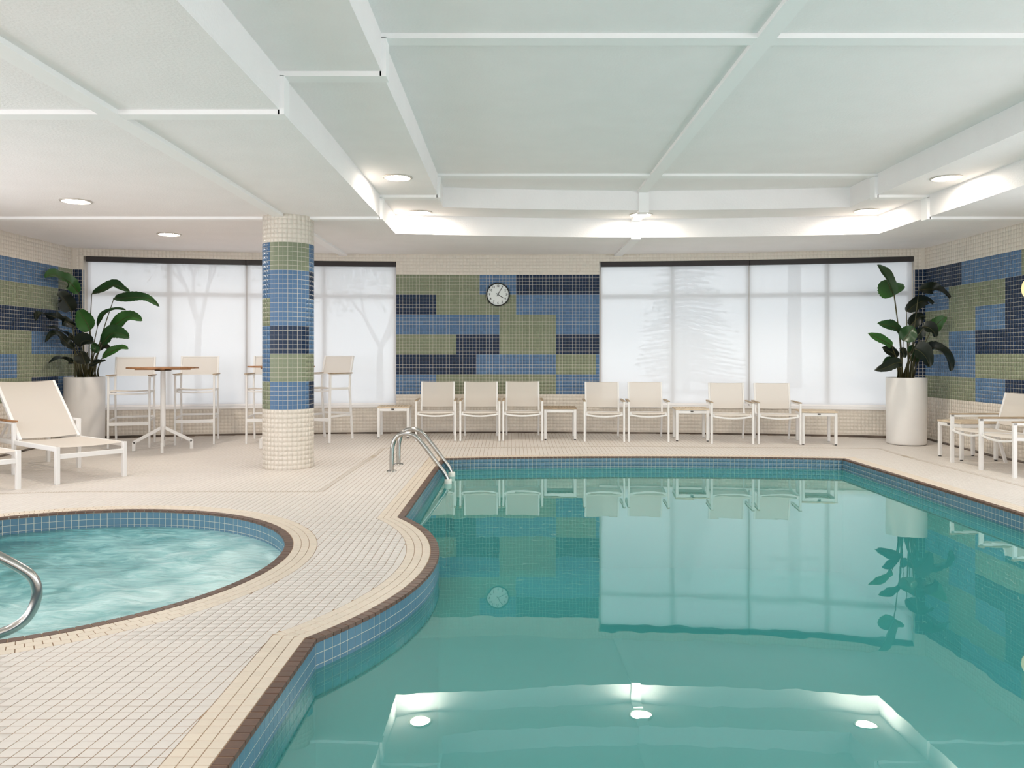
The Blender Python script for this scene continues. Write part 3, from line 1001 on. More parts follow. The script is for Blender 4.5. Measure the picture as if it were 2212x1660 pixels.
# ---- tiled column
CXY = (-2.454, 8.69); CR = 0.274
b = MB(); b.lathe([(CR, 0.0), (CR, ZC0+0.01)], 68); 
colm = b.build('column', M_grout_w)
colm.location = (CXY[0], CXY[1], 0)
tag(colm, 'round tiled column with blue, sage and navy mosaic rings', 'column', None, 'structure')
NTC = 34
dA = 2*PI/NTC
a0c = math.atan2(-CXY[1], -CXY[0])                                 # direction to the camera
CB = [(Bl, G, Bl), (Bl, Bl, Nv), (G, Bl, Bl), (Bl, Nv, Bl), (Bl, G, G), (G, Bl, Nv)]
items = []
for j in range(NTC):
    th = a0c + math.radians(-43.5) + (j+0.5)*dA                    # measured from the facing line, anticlockwise is to the right
    for r in range(-6, 49):
        zt = ZM-r*T; zc = zt-T/2
        if zc < 0.02: zc = 0.024
        if 0 <= r < 36:
            tri = CB[r//6]
            c = tri[1] if j < 9 else (tri[2] if j < 15 else (tri[0] if j >= 28 else (G, Bl, Nv, Bl, G, Bl)[(r//6+j//6) % 6]))
        else: c = Cr
        front = math.cos(th-a0c)
        items.append((th, zc, c, front))
one_c = {}
for c in range(4):
    m = MB(); w_, h_ = (2*PI*CR/NTC-0.0042)/2, (T-0.0031)/2
    m.add([(CR-.001, -w_, -h_), (CR-.001, w_, -h_), (CR-.001, w_, h_), (CR-.001, -w_, h_),
           (CR+.0012, -w_+.001, -h_+.001), (CR+.0012, w_-.001, -h_+.001), (CR+.0012, w_-.001, h_-.001), (CR+.0012, -w_+.001, h_-.001)],
          [(4, 5, 6, 7), (0, 1, 5, 4), (1, 2, 6, 5), (2, 3, 7, 6), (3, 0, 4, 7)])
    one_c[c] = m.mesh('tile', WALLM[c])
items.sort(key=lambda q: (not (q[2] != Cr), -q[3]))
for th, zc, c, fr_ in items[:300]:
    o = obj('tile', one_c[c], colm); o.location = (0, 0, zc); o.rotation_euler = (0, 0, th)
A = np.array(items[300:]); n = len(A)
ca, sa = np.cos(A[:, 0]), np.sin(A[:, 0]); z_ = np.zeros(n)
me = tiles_mesh('column_tiles', np.column_stack([ca*(CR-.001), sa*(CR-.001), A[:, 1]]), np.column_stack([-sa, ca, z_]), np.tile((0, 0, 1.), (n, 1)),
                np.column_stack([ca, sa, z_]), 2*PI*CR/NTC-0.0042, T-0.0031, np.where(A[:, 2] == Cr, 0.0015, 0.0022)[:, None], 0.0005, A[:, 2].astype(int), rng.uniform(-1, 1, n), WALLM)
tag(obj('column_tiles', me, colm), kind='stuff')

# ---- garden outside, seen faintly through the shades
b = MB(); b.box(-60, 60, 12.3, 90, -0.35, -0.15)
tag(b.build('outdoor_ground', M_snow), 'pale ground outside the windows', None, None, 'structure')
def conifer(x, y, hgt, rad, label):
    t = thing('conifer_tree', label, 'tree', (x, y, -0.15))
    m = MB(); m.tube([(0, 0, 0), (0, 0, hgt)], [0.16, 0.02], 8); m.build('trunk', M_bark, t)
    m = MB()
    rr = random.Random(int(x*10))
    z = 0.5
    while z < hgt:
        f_ = 1-(z/hgt)**1.15
        nb = 11
        for q in range(nb):
            a = rr.uniform(0, 2*PI); L = rad*f_*rr.uniform(0.75, 1.12)+0.12
            d = Vector((math.cos(a), math.sin(a), 0)); sd = Vector((-d.y, d.x, 0))
            for e in range(6):
                p = d*L*(e/6); p.z = z-L*0.18*(e/6)+0.05*e/6
                wdt = 0.26*L*(1-e/7)
                for s_ in (-1, 1):
                    tip = p+sd*s_*wdt+d*L*0.18; tip.z -= 0.1*rr.random()
                    m.add([p, p+d*L*0.17+Vector((0, 0, 0.04)), tip], [(0, 1, 2)])
        z += 0.17
    tag(m.build('needles', M_needle, t), kind='stuff')
conifer(px(1482, 700, 30).x, 30.0, 7.4, 2.3, 'tall dark conifer outside behind the armchairs')
def bare_tree(x, y, hgt, label, seed):
    t = thing('garden_tree', label, 'tree', (x, y, -0.15), 0, 'trees outside the left window')
    rr = random.Random(seed)
    m = MB(); lv = MB()
    def grow(p, d, L, r, lev):
        q = p+d*L
        m.tube([p, (p+q)/2+Vector((rr.uniform(-1, 1), rr.uniform(-1, 1), 0))*0.05*L, q], [r, r*0.85, r*0.7], 6)
        if lev == 0:
            for _ in range(60):
                c = q+Vector((rr.gauss(0, .5), rr.gauss(0, .5), rr.gauss(0, .45)))
                e1 = Vector((rr.uniform(-1, 1), rr.uniform(-1, 1), rr.uniform(-1, 1)))*0.16
                e2 = Vector((rr.uniform(-1, 1), rr.uniform(-1, 1), rr.uniform(-1, 1)))*0.16
                lv.add([c, c+e1, c+e2], [(0, 1, 2)])
            return
        for _ in range(3):
            nd_ = (d+Vector((rr.uniform(-1, 1), rr.uniform(-1, 1), rr.uniform(-.1, .7)))*0.75).normalized()
            grow(q, nd_, L*0.72, r*0.62, lev-1)
    grow(Vector((0, 0, 0)), Vector((0, 0, 1)), hgt*0.3, 0.12, 3)
    m.build('trunk', M_bark, t)
    tag(lv.build('foliage', M_leafout, t), kind='stuff')
bare_tree(px(430, 700, 24).x, 24, 7.5, 'leafy tree outside, behind the second bar stool', 3)
bare_tree(px(640, 700, 34).x, 34, 7.5, 'leafy tree outside, hidden in part by the tiled column', 5)
bare_tree(px(822, 700, 25).x, 25, 5.5, 'leafy tree outside, just left of the clock mosaic', 8)
t = thing('utility_pole', 'faint utility pole outside, behind the fifth window bay', 'pole', (px(1716, 700, 34).x, 34, -0.15))
m = MB(); m.tube([(0, 0, 0), (0, 0, 9)], [0.32, 0.24], 10); m.build('shaft', M_bark, t)
m = MB(); m.bar((-1.1, 0, 7.4), (1.1, 0, 7.4), 0.12, 0.14); m.bar((-0.8, 0, 8.3), (0.8, 0, 8.3), 0.12, 0.14); m.build('cross_arm', M_bark, t)

# ================================================================== LIGHTS
def light_proto():
    t = thing('recessed_light', 'x', 'ceiling light', (0, 0, 0))
    m = MB(); m.lathe([(0.118, -0.004), (0.122, -0.012), (0.138, -0.013), (0.146, -0.008), (0.147, 0.0), (0.118, 0.0)], 48); m.build('trim_ring', M_ring, t)
    m = MB(); m.lathe([(0.0005, -0.010), (0.04, -0.0098), (0.08, -0.009), (0.105, -0.007), (0.119, -0.003)], 40); m.build('lens', M_lens, t)
    return t
M_ring = mat('brushed_ring', (0.62, 0.57, 0.52), 0.4, metal=0.3)
lp = light_proto(); used = set()
Gc = 'recessed ceiling lights'
for lab, x, y, z in (
    ('round recessed light in the low ceiling above the potted plant and lounger', -4.27, 7.73, ZC0),
    ('round recessed light in the low ceiling above the left bar table', -4.27, 9.84, ZC0),
    ('large round recessed light by the left coffer step, upper of two', -1.114, 7.75, ZC1),
    ('round recessed light in the coffer corner above the pool ladder', -1.106, 9.64, ZC1),
    ('round recessed light between the two pieces of ceiling band above the pool', 1.62, 9.79, ZC1),
    ('round recessed light in the right rear coffer corner', 4.30, 9.52, ZC1),
    ('large round recessed light in the right coffer step, near the right wall', 4.30, 7.77, ZC1)):
    place(lp, used, lab, (x, y, z), 0, Gc)
for x, z, yy in ((-4.27, ZC0, (3.75, -0.2)), (-1.114, ZC1, (-0.2,)), (4.30, ZC1, (3.75, -0.2))):  # further lamps out of view, added to light the room
    for y in yy:
        place(lp, used, 'unseen recessed light out of the frame, added to brighten the room', (x, y, z), 0, Gc)
# wall light on the right wall
t = thing('wall_light', 'round white glowing wall light on the right mosaic wall', 'wall light', (XR-0.003, 8.80, 1.98))
R90 = Matrix.Rotation(-PI/2, 4, 'Y')
m = MB(); m.lathe([(0.0, 0.0), (0.132, 0.0), (0.135, 0.03), (0.128, 0.045), (0.118, 0.046)], 40, M=R90); m.build('base_ring', M_ring, t)
M_glow = M_lens.copy(); M_glow.name = 'opal_glass'; M_glow.node_tree.nodes['Emission'].inputs[1].default_value = 0.95; M_glow.node_tree.nodes['Emission'].inputs[0].default_value = (1.0, 0.72, 0.36, 1)
m = MB(); m.lathe([(0.118, 0.046), (0.105, 0.075), (0.07, 0.098), (0.03, 0.106), (0.0005, 0.107)], 40, M=R90); m.build('opal_lens', M_glow, t)

# ================================================================== CLOCK
cp, cd, cn = arc(s_at(1075.7))
t = thing('wall_clock', 'round black-rimmed wall clock showing five past four', 'clock', (cp[0]+cn[0]*0.003, cp[1]+cn[1]*0.003, 2.147), math.atan2(cd[1], cd[0]))
RX = Matrix.Rotation(PI/2, 4, 'X')                                 # local z of the lathe points to -y, into the room
m = MB(); m.lathe([(0.0, 0.0), (0.172, 0.0), (0.177, 0.012), (0.177, 0.034), (0.171, 0.042), (0.163, 0.041), (0.159, 0.026)], 56, M=RX); m.build('rim', M_black, t)
m = MB(); m.lathe([(0.0005, 0.024), (0.160, 0.024)], 56, M=RX, smooth=False); face = m.build('dial', M_face, t)
def text_mesh(s, size, name, parent, x, z, yy, rot=0.0):
    cu = bpy.data.curves.new(name, 'FONT'); cu.body = s; cu.size = size; cu.align_x = 'CENTER'; cu.align_y = 'CENTER'; cu.extrude = 0.0008; cu.offset = 0.0009
    to = bpy.data.objects.new(name+'_src', cu); COL.objects.link(to)
    dg = bpy.context.evaluated_depsgraph_get()
    me = bpy.data.meshes.new_from_object(to.evaluated_get(dg))
    bpy.data.objects.remove(to); me.materials.clear(); me.materials.append(M_black)
    o = obj(name, me, parent); o.location = (x, yy, z); o.rotation_euler = (PI/2, 0, 0)
    return o
for h in range(1, 13):
    a = PI/2-h*PI/6
    text_mesh(str(h), 0.045, 'numeral', t, 0.126*math.cos(a), 0.126*math.sin(a), -0.0252)
m = MB()
for h in range(60):
    a = h*PI/30; r0 = 0.146; big = h % 5 == 0
    w_ = 0.0035 if big else 0.0013; l_ = 0.007 if big else 0.003
    e = Vector((math.cos(a), 0, math.sin(a))); s_ = Vector((-e.z, 0, e.x)); y_ = Vector((0, -0.0247, 0))
    m.add([e*r0-s_*w_+y_, e*(r0+l_)-s_*w_+y_, e*(r0+l_)+s_*w_+y_, e*r0+s_*w_+y_], [(0, 1, 2, 3)])
tag(m.build('minute_marks', M_black, t), kind='stuff')
def hand(name, ang, L, back, w_, yy):
    e = Vector((math.cos(ang), 0, math.sin(ang)))
    m = MB(); m.bar(e*-back+Vector((0, yy, 0)), e*L+Vector((0, yy, 0)), 0.0025, w_, up=(-e.z, 0, e.x)); return m.build(name, M_black, t)
hand('hour_hand', PI/2-(4+5/60)*PI/6, 0.098, 0.028, 0.010, -0.029)
hand('minute_hand', PI/2-PI/6, 0.143, 0.030, 0.008, -0.033)
m = MB(); m.lathe([(0.0005, 0.036), (0.007, 0.036), (0.007, 0.024)], 16, M=RX); m.build('hub', M_black, t)

# ================================================================== ARMCHAIRS
def sling(pts_l, pts_r, name, parent, sag=0.0, thick=0.004, n=6):
    "cloth stretched between two rails given as point lists"
    m = MB(); vs = []
    for a, b_ in zip(pts_l, pts_r):
        a, b_ = Vector(a), Vector(b_)
        for k in range(n+1):
            f_ = k/n
            p = a.lerp(b_, f_); s_ = 4*f_*(1-f_)*sag
            vs.append((p.x, p.y+s_*0.3, p.z-s_))
    r = len(pts_l)
    fs = [(i*(n+1)+k, i*(n+1)+k+1, (i+1)*(n+1)+k+1, (i+1)*(n+1)+k) for i in range(r-1) for k in range(n)]
    m.add(vs, fs, smooth=True)
    return m.build(name, M_sling, parent)
def make_armchair():
    t = thing('armchair', 'x', 'chair', (0, 0, 0))
    W = 0.270; tb = 0.03
    for s in (-1, 1):
        m = MB(); m.bar((s*W, -0.27, 0), (s*W, -0.27, 0.548), 0.026, 0.042, up=(0, 1, 0)); m.build('front_leg', M_alu, t)
        m = MB()
        m.bar((s*(W-0.036), 0.335, 0), (s*(W-0.036), 0.225, 0.37), tb*0.85, 0.034, up=(0, 1, 0))
        m.bar((s*(W-0.036), 0.225, 0.36), (s*(W-0.036), 0.345, 0.80), tb*0.85, 0.032, up=(0, 1, 0)); m.build('rear_post', M_alu, t)
        m = MB(); m.bar((s*W, -0.29, 0.538), (s*W, 0.285, 0.538), 0.026, 0.026); m.build('arm_rail', M_alu, t)
        m = MB(); m.bar((s*W, -0.293, 0.558), (s*W, 0.27, 0.558), 0.036, 0.014); m.build('arm_pad', M_teak, t)
        m = MB(); m.bar((s*(W-0.03), -0.265, 0.386), (s*(W-0.03), 0.235, 0.362), 0.024, 0.034); m.build('seat_rail', M_alu, t)
    m = MB(); n = 10
    pts = [(-W+0.01+(2*W-0.02)*i/n, -0.262, 0.372-0.030*4*(i/n)*(1-i/n)) for i in range(n+1)]
    for a, b_ in zip(pts[:-1], pts[1:]): m.bar(a, b_, 0.030, 0.022)
    m.build('curved_stretcher', M_alu, t)
    m = MB(); m.bar((-W+0.04, 0.226, 0.372), (W-0.04, 0.226, 0.372), 0.024, 0.024); m.build('rear_rail', M_alu, t)
    x = W-0.034
    ys_ = [-0.268, -0.26, -0.1, 0.1, 0.22]; zs_ = [0.386, 0.404, 0.396, 0.386, 0.382]
    sling([(-x, y, z) for y, z in zip(ys_, zs_)], [(x, y, z) for y, z in zip(ys_, zs_)], 'seat', t, 0.006)
    x = W-0.040
    bp = [(0.240, 0.448), (0.262, 0.53), (0.300, 0.66), (0.337, 0.795), (0.345, 0.804), (0.353, 0.797)]
    sling([(-x, y, z) for y, z in bp], [(x, y, z) for y, z in bp], 'backrest', t, 0.004)
    return t
ac = make_armchair(); used = set()
GA = 'white sling armchairs on the pool deck'
for lab, xa, xb, yb in (
    ('white sling armchair under the mosaic, next to the leftmost side table', 895.6, 986.5, 953.6),
    ('white sling armchair under the clock, middle of the three in a row', 991.4, 1081.7, 953.6),
    ('white sling armchair under the mosaic, left of the grey slatted table', 1083.9, 1174.5, 953.0),
    ('white sling armchair half before the mosaic edge, half before the window', 1259.4, 1351.4, 955.2),
    ('white sling armchair before the conifer window, left of the third side table', 1355.0, 1447.0, 955.7),
    ('white sling armchair just right of the third side table', 1534.6, 1629.4, 960.2),
    ('white sling armchair just left of the rightmost table on the window wall', 1635.8, 1731.4, 961.0)):
    p = ground((xa+xb)/2, yb)
    ph = math.asin((p.x-WXC)/WR)
    q = Vector((math.sin(ph), math.cos(ph), 0))*0.27
    y_ = p.y+q.y
    place(ac, used, lab, (p.x+q.x, y_, fz(y_)-0.004), -ph, GA)
for lab, x, y in (('white sling armchair by the right wall, beside the corner side table', 5.35, 8.78),
                  ('white sling armchair by the right wall, cut by the right frame edge', 5.32, 8.175)):
    place(ac, used, lab, (x, y, 0.0), -PI/2+0.03, GA)

# ================================================================== SIDE TABLES
def make_table(wood, plate):
    t = thing('side_table', 'x', 'table', (0, 0, 0))
    W, Hh = 0.23, 0.45
    for sx in (-1, 1):
        for sy in (-1, 1):
            m = MB(); m.bar((sx*(W-0.022), sy*(W-0.022), 0.012), (sx*(W-0.022), sy*(W-0.022), 0.428), 0.038, 0.038, up=(0, 1, 0)); lg = m.build('leg', M_alu, t)
            m = MB(); m.bar((sx*(W-0.022), sy*(W-0.022), 0), (sx*(W-0.022), sy*(W-0.022), 0.013), 0.026, 0.026, up=(0, 1, 0)); m.build('glide', M_rubber, lg)
    for sx, sy in ((0, -1), (0, 1), (-1, 0), (1, 0)):
        m = MB()
        if sx == 0: m.bar((-W+0.04, sy*(W-0.016), 0.405), (W-0.04, sy*(W-0.016), 0.405), 0.020, 0.042)
        else: m.bar((sx*(W-0.016), -W+0.04, 0.405), (sx*(W-0.016), W-0.04, 0.405), 0.020, 0.042)
        m.build('apron', M_alu, t)
    for sy in (-1, 1):
        m = MB(); m.bar((-W, sy*(W-0.022), 0.439), (W, sy*(W-0.022), 0.439), 0.044, 0.020, ch=0.08); m.build('top_rail', wood, t)
    for sx in (-1, 1):
        m = MB(); m.bar((sx*(W-0.022), -W+0.045, 0.439), (sx*(W-0.022), W-0.045, 0.439), 0.044, 0.020, ch=0.08); m.build('top_rail', wood, t)
    n = 9
    for i in range(n):
        x = -W+0.044+(2*W-0.088)*(i+0.5)/n
        m = MB(); m.bar((x, -W+0.046, 0.440), (x, W-0.046, 0.440), (2*W-0.088)/n-0.009, 0.016, ch=0.1); m.build('slat', wood, t)
    if plate:
        m = MB(); m.bar((-0.025, -W-0.0, 0.412), (0.012, -W-0.0, 0.412), 0.008, 0.016); m.build('maker_plate', M_plate, t)
    return t
GT = 'small slatted side tables on the pool deck'
ta, tb_ = make_table(M_teak_pale, True), make_table(M_teak, False); used = set()
tb_.location = (0, 0, 0)
for pr, lab, xa, xb, yb in (
    (ta, 'small side table with pale slatted top, left of the three armchairs', 815.5, 884.0, 947.4),
    (tb_, 'small side table with grey-brown slatted top, beside the third armchair', 1175.6, 1244.5, 951.0),
    (ta, 'small side table with pale top between the two pairs of armchairs', 1461.5, 1529.0, 954.0),
    (ta, 'small side table with pale top at the right end of the armchair row', 1732.0, 1807.5, 962.0)):
    p = ground((xa+xb)/2, yb)
    ph = math.asin((p.x-WXC)/WR)
    q = Vector((math.sin(ph), math.cos(ph), 0))*0.20
    y_ = p.y+q.y
    lim = wall_y(p.x+q.x)-0.26
    y_ = min(y_, lim)
    place(pr, used, lab, (p.x+q.x, y_, fz(y_)-0.003), -ph, GT)
place(ta, used, 'small side table with pale top by the right wall, under the plant wall', (5.455, 9.40, 0.0), -PI/2+0.06, GT)

# ================================================================== BAR STOOLS AND TABLES
def make_stool():
    t = thing('bar_stool', 'x', 'bar stool', (0, 0, 0))
    W = 0.245
    for s in (-1, 1):
        m = MB(); m.bar((s*W, -0.255, 0), (s*W, -0.235, 0.935), 0.024, 0.034, up=(0, 1, 0)); m.build('front_leg', M_alu, t)
        m = MB(); m.bar((s*(W-0.004), 0.285, 0), (s*(W-0.004), 0.215, 0.735), 0.024, 0.032, up=(0, 1, 0)); m.bar((s*(W-0.004), 0.215, 0.73), (s*(W-0.004), 0.232, 0.93), 0.024, 0.030, up=(0, 1, 0))
        m.bar((s*(W-0.004), 0.232, 0.925), (s*(W-0.004), 0.305, 1.185), 0.024, 0.030, up=(0, 1, 0)); m.build('rear_post', M_alu, t)
        m = MB(); m.bar((s*(W+0.005), -0.255, 0.928), (s*(W+0.005), 0.235, 0.928), 0.024, 0.020); m.build('arm_rail', M_alu, t)
        m = MB(); m.bar((s*(W+0.005), -0.268, 0.945), (s*(W+0.005), 0.25, 0.945), 0.044, 0.013); m.build('arm_pad', M_teak, t)
        m = MB(); m.bar((s*(W-0.012), -0.24, 0.735), (s*(W-0.012), 0.22, 0.728), 0.022, 0.032); m.build('seat_rail', M_alu, t)
        m = MB(); m.bar((s*W, -0.248, 0.355), (s*W, 0.25, 0.355), 0.022, 0.028); m.build('side_rung', M_alu, t)
    m = MB(); m.bar((-W, -0.252, 0.315), (W, -0.252, 0.315), 0.024, 0.045); m.build('footrest', M_alu, t)
    m = MB(); m.bar((-W, 0.25, 0.375), (W, 0.25, 0.375), 0.022, 0.028); m.build('rear_rung', M_alu, t)
    m = MB(); n = 8
    pts = [(-W+2*W*i/n, -0.236, 0.713-0.012*4*(i/n)*(1-i/n)) for i in range(n+1)]
    for a, b_ in zip(pts[:-1], pts[1:]): m.bar(a, b_, 0.026, 0.020)
    m.build('front_rail', M_alu, t)
    x = W-0.018
    ys_ = [-0.238, -0.23, 0.0, 0.215]; zs_ = [0.738, 0.751, 0.745, 0.742]
    sling([(-x, y, z) for y, z in zip(ys_, zs_)], [(x, y, z) for y, z in zip(ys_, zs_)], 'seat', t, 0.010)
    x = W-0.016
    bp = [(0.236, 0.93), (0.255, 1.0), (0.282, 1.10), (0.303, 1.178)]
    sling([(-x, y, z) for y, z in bp], [(x, y, z) for y, z in bp], 'backrest', t, 0.0)
    m = MB(); m.bar((-x, 0.304, 1.18), (x, 0.304, 1.18), 0.016, 0.014); m.build('back_rail', M_alu, t)
    m = MB(); m.bar((-x, 0.238, 0.933), (x, 0.238, 0.933), 0.014, 0.012); m.build('back_rail', M_alu, t)
    return t
bs = make_stool(); used = set()
GS = 'white sling bar stools at the tall tables'
for lab, x, y, rz in (
    ('white sling bar stool left of the first bar table, beside the potted plant', -5.05, 10.50, math.radians(17)),
    ('white sling bar stool right of the first bar table', -4.30, 10.80, math.radians(14)),
    ('white sling bar stool partly hidden behind the left of the tiled column', -3.36, 10.92, math.radians(7)),
    ('white sling bar stool standing right of the tiled column', -2.585, 11.03, math.radians(-24))):
    place(bs, used, lab, (x, y, fz(y)-0.006), rz, GS)

def make_bartable():
    t = thing('bar_table', 'x', 'table', (0, 0, 0))
    R, zt = 0.432, 1.065
    n = 15
    for i in range(n):
        y0 = -R+2*R*i/n+0.003; y1 = -R+2*R*(i+1)/n-0.003
        pl = []
        for k in range(7):
            y = y0+(y1-y0)*k/6; pl.append((math.sqrt(max(0, R*R-y*y)), y))
        for k in range(6, -1, -1):
            y = y0+(y1-y0)*k/6; pl.append((-math.sqrt(max(0, R*R-y*y)), y))
        m = MB(); m.prism(pl, zt-0.018, zt, inset=0.002); m.add([(p[0], p[1], zt-0.018) for p in pl], [tuple(range(len(pl)))[::-1]])
        m.build('slat', M_teak_dark, t)
    m = MB(); m.bar((0, -0.33, zt-0.026), (0, 0.33, zt-0.026), 0.05, 0.016); m.bar((-0.33, 0, zt-0.028), (0.33, 0, zt-0.028), 0.05, 0.016, mi=0); m.build('batten', M_teak_dark, t)
    m = MB(); m.lathe([(0.0, zt-0.046), (0.10, zt-0.046), (0.10, zt-0.036), (0.0, zt-0.036)], 28); m.build('mounting_plate', M_plate, t)
    m = MB(); m.lathe([(0.0005, 0.20), (0.033, 0.20), (0.033, 0.35), (0.031, zt-0.12), (0.030, zt-0.04)], 24); m.build('pedestal', M_alu, t)
    for k in range(4):
        a = k*PI/2
        e = Vector((math.cos(a), math.sin(a), 0))
        m = MB(); m.bar(e*0.02+Vector((0, 0, 0.285)), e*0.345+Vector((0, 0, 0.105)), 0.034, 0.042); m.bar(e*0.340+Vector((0, 0, 0.0)), e*0.340+Vector((0, 0, 0.118)), 0.034, 0.042, up=tuple(e)); m.build('foot', M_alu, t)
    return t
bt = make_bartable(); used = set()
GB = 'tall round bar tables'
place(bt, used, 'tall round slatted teak bar table between the first two bar stools', (-4.47, 10.12, fz(10.12)-0.001), math.radians(22), GB)
place(bt, used, 'tall round teak bar table almost wholly hidden behind the tiled column', (-3.05, 10.47, fz(10.47)-0.001), math.radians(-31), GB)

# ================================================================== LOUNGERS
def make_lounger():
    "local x across, y from the foot (0) to the head"
    t = thing('sun_lounger', 'x', 'lounger', (0, 0, 0))
    W = 0.32; Lp = 0.98; zs = 0.335
    al = math.radians(43); Lb = 0.86
    for s in (-1, 1):
        m = MB(); m.bar((s*W, 0.02, 0.0), (s*W, 0.02, zs+0.018), 0.040, 0.046, up=(0, 1, 0)); lg = m.build('foot_leg', M_alu, t)
        m = MB(); m.bar((s*W, Lp+0.05, 0.0), (s*W, Lp+0.05, 0.535), 0.036, 0.046, up=(0, 1, 0)); m.build('arm_post', M_alu, t)
        m = MB(); m.bar((s*W, 1.80, 0.0), (s*W, 1.80, zs), 0.036, 0.046, up=(0, 1, 0)); m.build('head_leg', M_alu, t)
        m = MB(); m.bar((s*W, Lp+0.035, 0.528), (s*W, Lp+0.50, 0.528), 0.030, 0.026); m.build('arm_rail', M_alu, t)
        if s < 0:
            m = MB(); m.bar((s*W, Lp+0.02, 0.548), (s*W, Lp+0.50, 0.548), 0.050, 0.016); m.build('arm_pad', M_teak_dark, t)
        m = MB(); m.bar((s*(W-0.004), 0.04, zs-0.005), (s*(W-0.004), 1.86, zs-0.005), 0.030, 0.046); m.build('side_rail', M_alu, t)
        m = MB(); m.bar((s*(W-0.034), Lp-0.02, zs+0.015), (s*(W-0.034), Lp-0.02+math.cos(al)*Lb, zs+0.015+math.sin(al)*Lb), 0.030, 0.040, up=(0, -math.sin(al), math.cos(al))); m.build('back_rail', M_alu, t)
        m = MB(); p = (s*(W-0.075), Lp+0.42*math.cos(al), zs+0.42*math.sin(al)-0.02)
        m.bar(p, (s*(W-0.075), Lp+0.62, zs-0.01), 0.018, 0.030, up=(0, 1, 0)); m.bar(p, (s*(W-0.075), Lp+0.42, zs-0.01), 0.018, 0.024, up=(0, 1, 0)); m.build('back_strut', M_alu, t)
    m = MB(); m.bar((-W+0.02, 0.02, zs-0.075), (W-0.02, 0.02, zs-0.075), 0.030, 0.046); m.build('foot_stretcher', M_alu, t)
    m = MB(); m.bar((-W+0.02, 1.845, zs-0.005), (W-0.02, 1.845, zs-0.005), 0.030, 0.040); m.build('head_rail', M_alu, t)
    m = MB(); m.bar((-W+0.02, Lp+0.62, zs-0.02), (W-0.02, Lp+0.62, zs-0.02), 0.024, 0.024); m.build('cross_bar', M_alu, t)
    x = W-0.018
    yz = [(0.03, zs+0.012), (0.05, zs+0.020), (0.35, zs+0.016), (0.7, zs+0.014), (Lp, zs+0.016)]
    sling([(-x, y, z) for y, z in yz], [(x, y, z) for y, z in yz], 'seat', t, 0.010)
    x = W-0.045
    yz = []
    for k in range(5):
        d = Lb*(0.02+0.975*k/4)
        yz.append((Lp-0.02+math.cos(al)*d-0.012, zs+0.015+math.sin(al)*d+0.014))
    yz.append((yz[-1][0]+0.03, yz[-1][1]-0.004))
    sling([(-x, y, z) for y, z in yz], [(x, y, z) for y, z in yz], 'backrest', t, 0.012)
    return t
lo = make_lounger(); used = set()
P1, P2 = Vector((-4.305, 7.49, 0)), Vector((-3.915, 8.02, 0))
P1, P2 = ground(126, 1047), ground(270, 1029.5)
dx = (P2-P1).normalized()
rzL = math.atan2(dx.y, dx.x)                                       # local +x runs from the left foot to the right foot
mid_ = (P1+P2)/2
GL = 'white sling sun loungers by the left wall'
place(lo, used, 'white sling sun lounger with raised back and one brown armrest by the plant', (mid_.x, mid_.y, 0), rzL, GL)
sh_ = ground(66.5, 1054)-P1-dx*0.04
off = Vector((sh_.x, sh_.y, 0))
m2 = ground(66.5, 1054)-dx*0.32
place(lo, used, 'white sling sun lounger whose foot end shows at the left frame edge', (m2.x-dx.x*0.10, m2.y-dx.y*0.10, 0), rzL, GL)

# ================================================================== RAILS AND LADDER
def smooth_path(pts, n=8):
    P = [Vector(p) for p in pts]; out = []
    for i in range(len(P)-1):
        p0, p1, p2, p3 = P[max(i-1, 0)], P[i], P[i+1], P[min(i+2, len(P)-1)]
        for k in range(n):
            t_ = k/n
            out.append(0.5*((2*p1)+(-p0+p2)*t_+(2*p0-5*p1+4*p2-p3)*t_**2+(-p0+3*p1-3*p2+p3)*t_**3))
    out.append(P[-1])
    return out
t = thing('pool_ladder', 'polished steel pool ladder with two arched handrails at the pool corner', 'ladder', (0, 0, 0))
rail_px = [(846, 1017), (846, 990), (847.5, 965), (853, 948), (862, 938.5), (873, 935.5), (886, 936.5), (898, 942), (909, 953), (927, 976), (947, 1003), (961, 1022), (967, 1036), (968.5, 1052), (968, 1075)]
YN_, YF_ = ground(845.5, 1018.5).y, ground(862.9, 1004).y
base = None
path = [px(x, y+2, YN_) for x, y in rail_px]
for yy in (YN_, YF_):
    pts = [(p.x, yy, p.z) for p in path]
    pts[0] = (pts[1][0], yy, 0.0)
    pts += [(pts[-1][0], yy, -0.5), (pts[-1][0], yy, -1.0)]
    m = MB(); m.tube(smooth_path(pts, 6), 0.0235, 16); rl = m.build('handrail', M_chrome, t)
    m = MB(); m.lathe([(0.0, 0.012), (0.024, 0.016), (0.052, 0.010), (0.054, 0.0)], 28, M=Matrix.Translation((pts[0][0], yy, 0.0))); m.build('flange', M_chrome, rl)
    m = MB(); m.lathe([(0.026, -0.055), (0.042, -0.05), (0.045, 0.0), (0.042, 0.05), (0.026, 0.055)], 20, M=Matrix.Translation((pts[-3][0], yy, -0.135))@Matrix.Scale(0.9, 4, (1, 0, 0))); m.build('bumper', M_polymer, rl)
xr = path[-1].x
for z in (-0.24, -0.50, -0.76):
    m = MB(); m.bar((xr, YN_+0.02, z), (xr, YF_-0.02, z), 0.09, 0.035); m.build('tread', M_polymer, t)

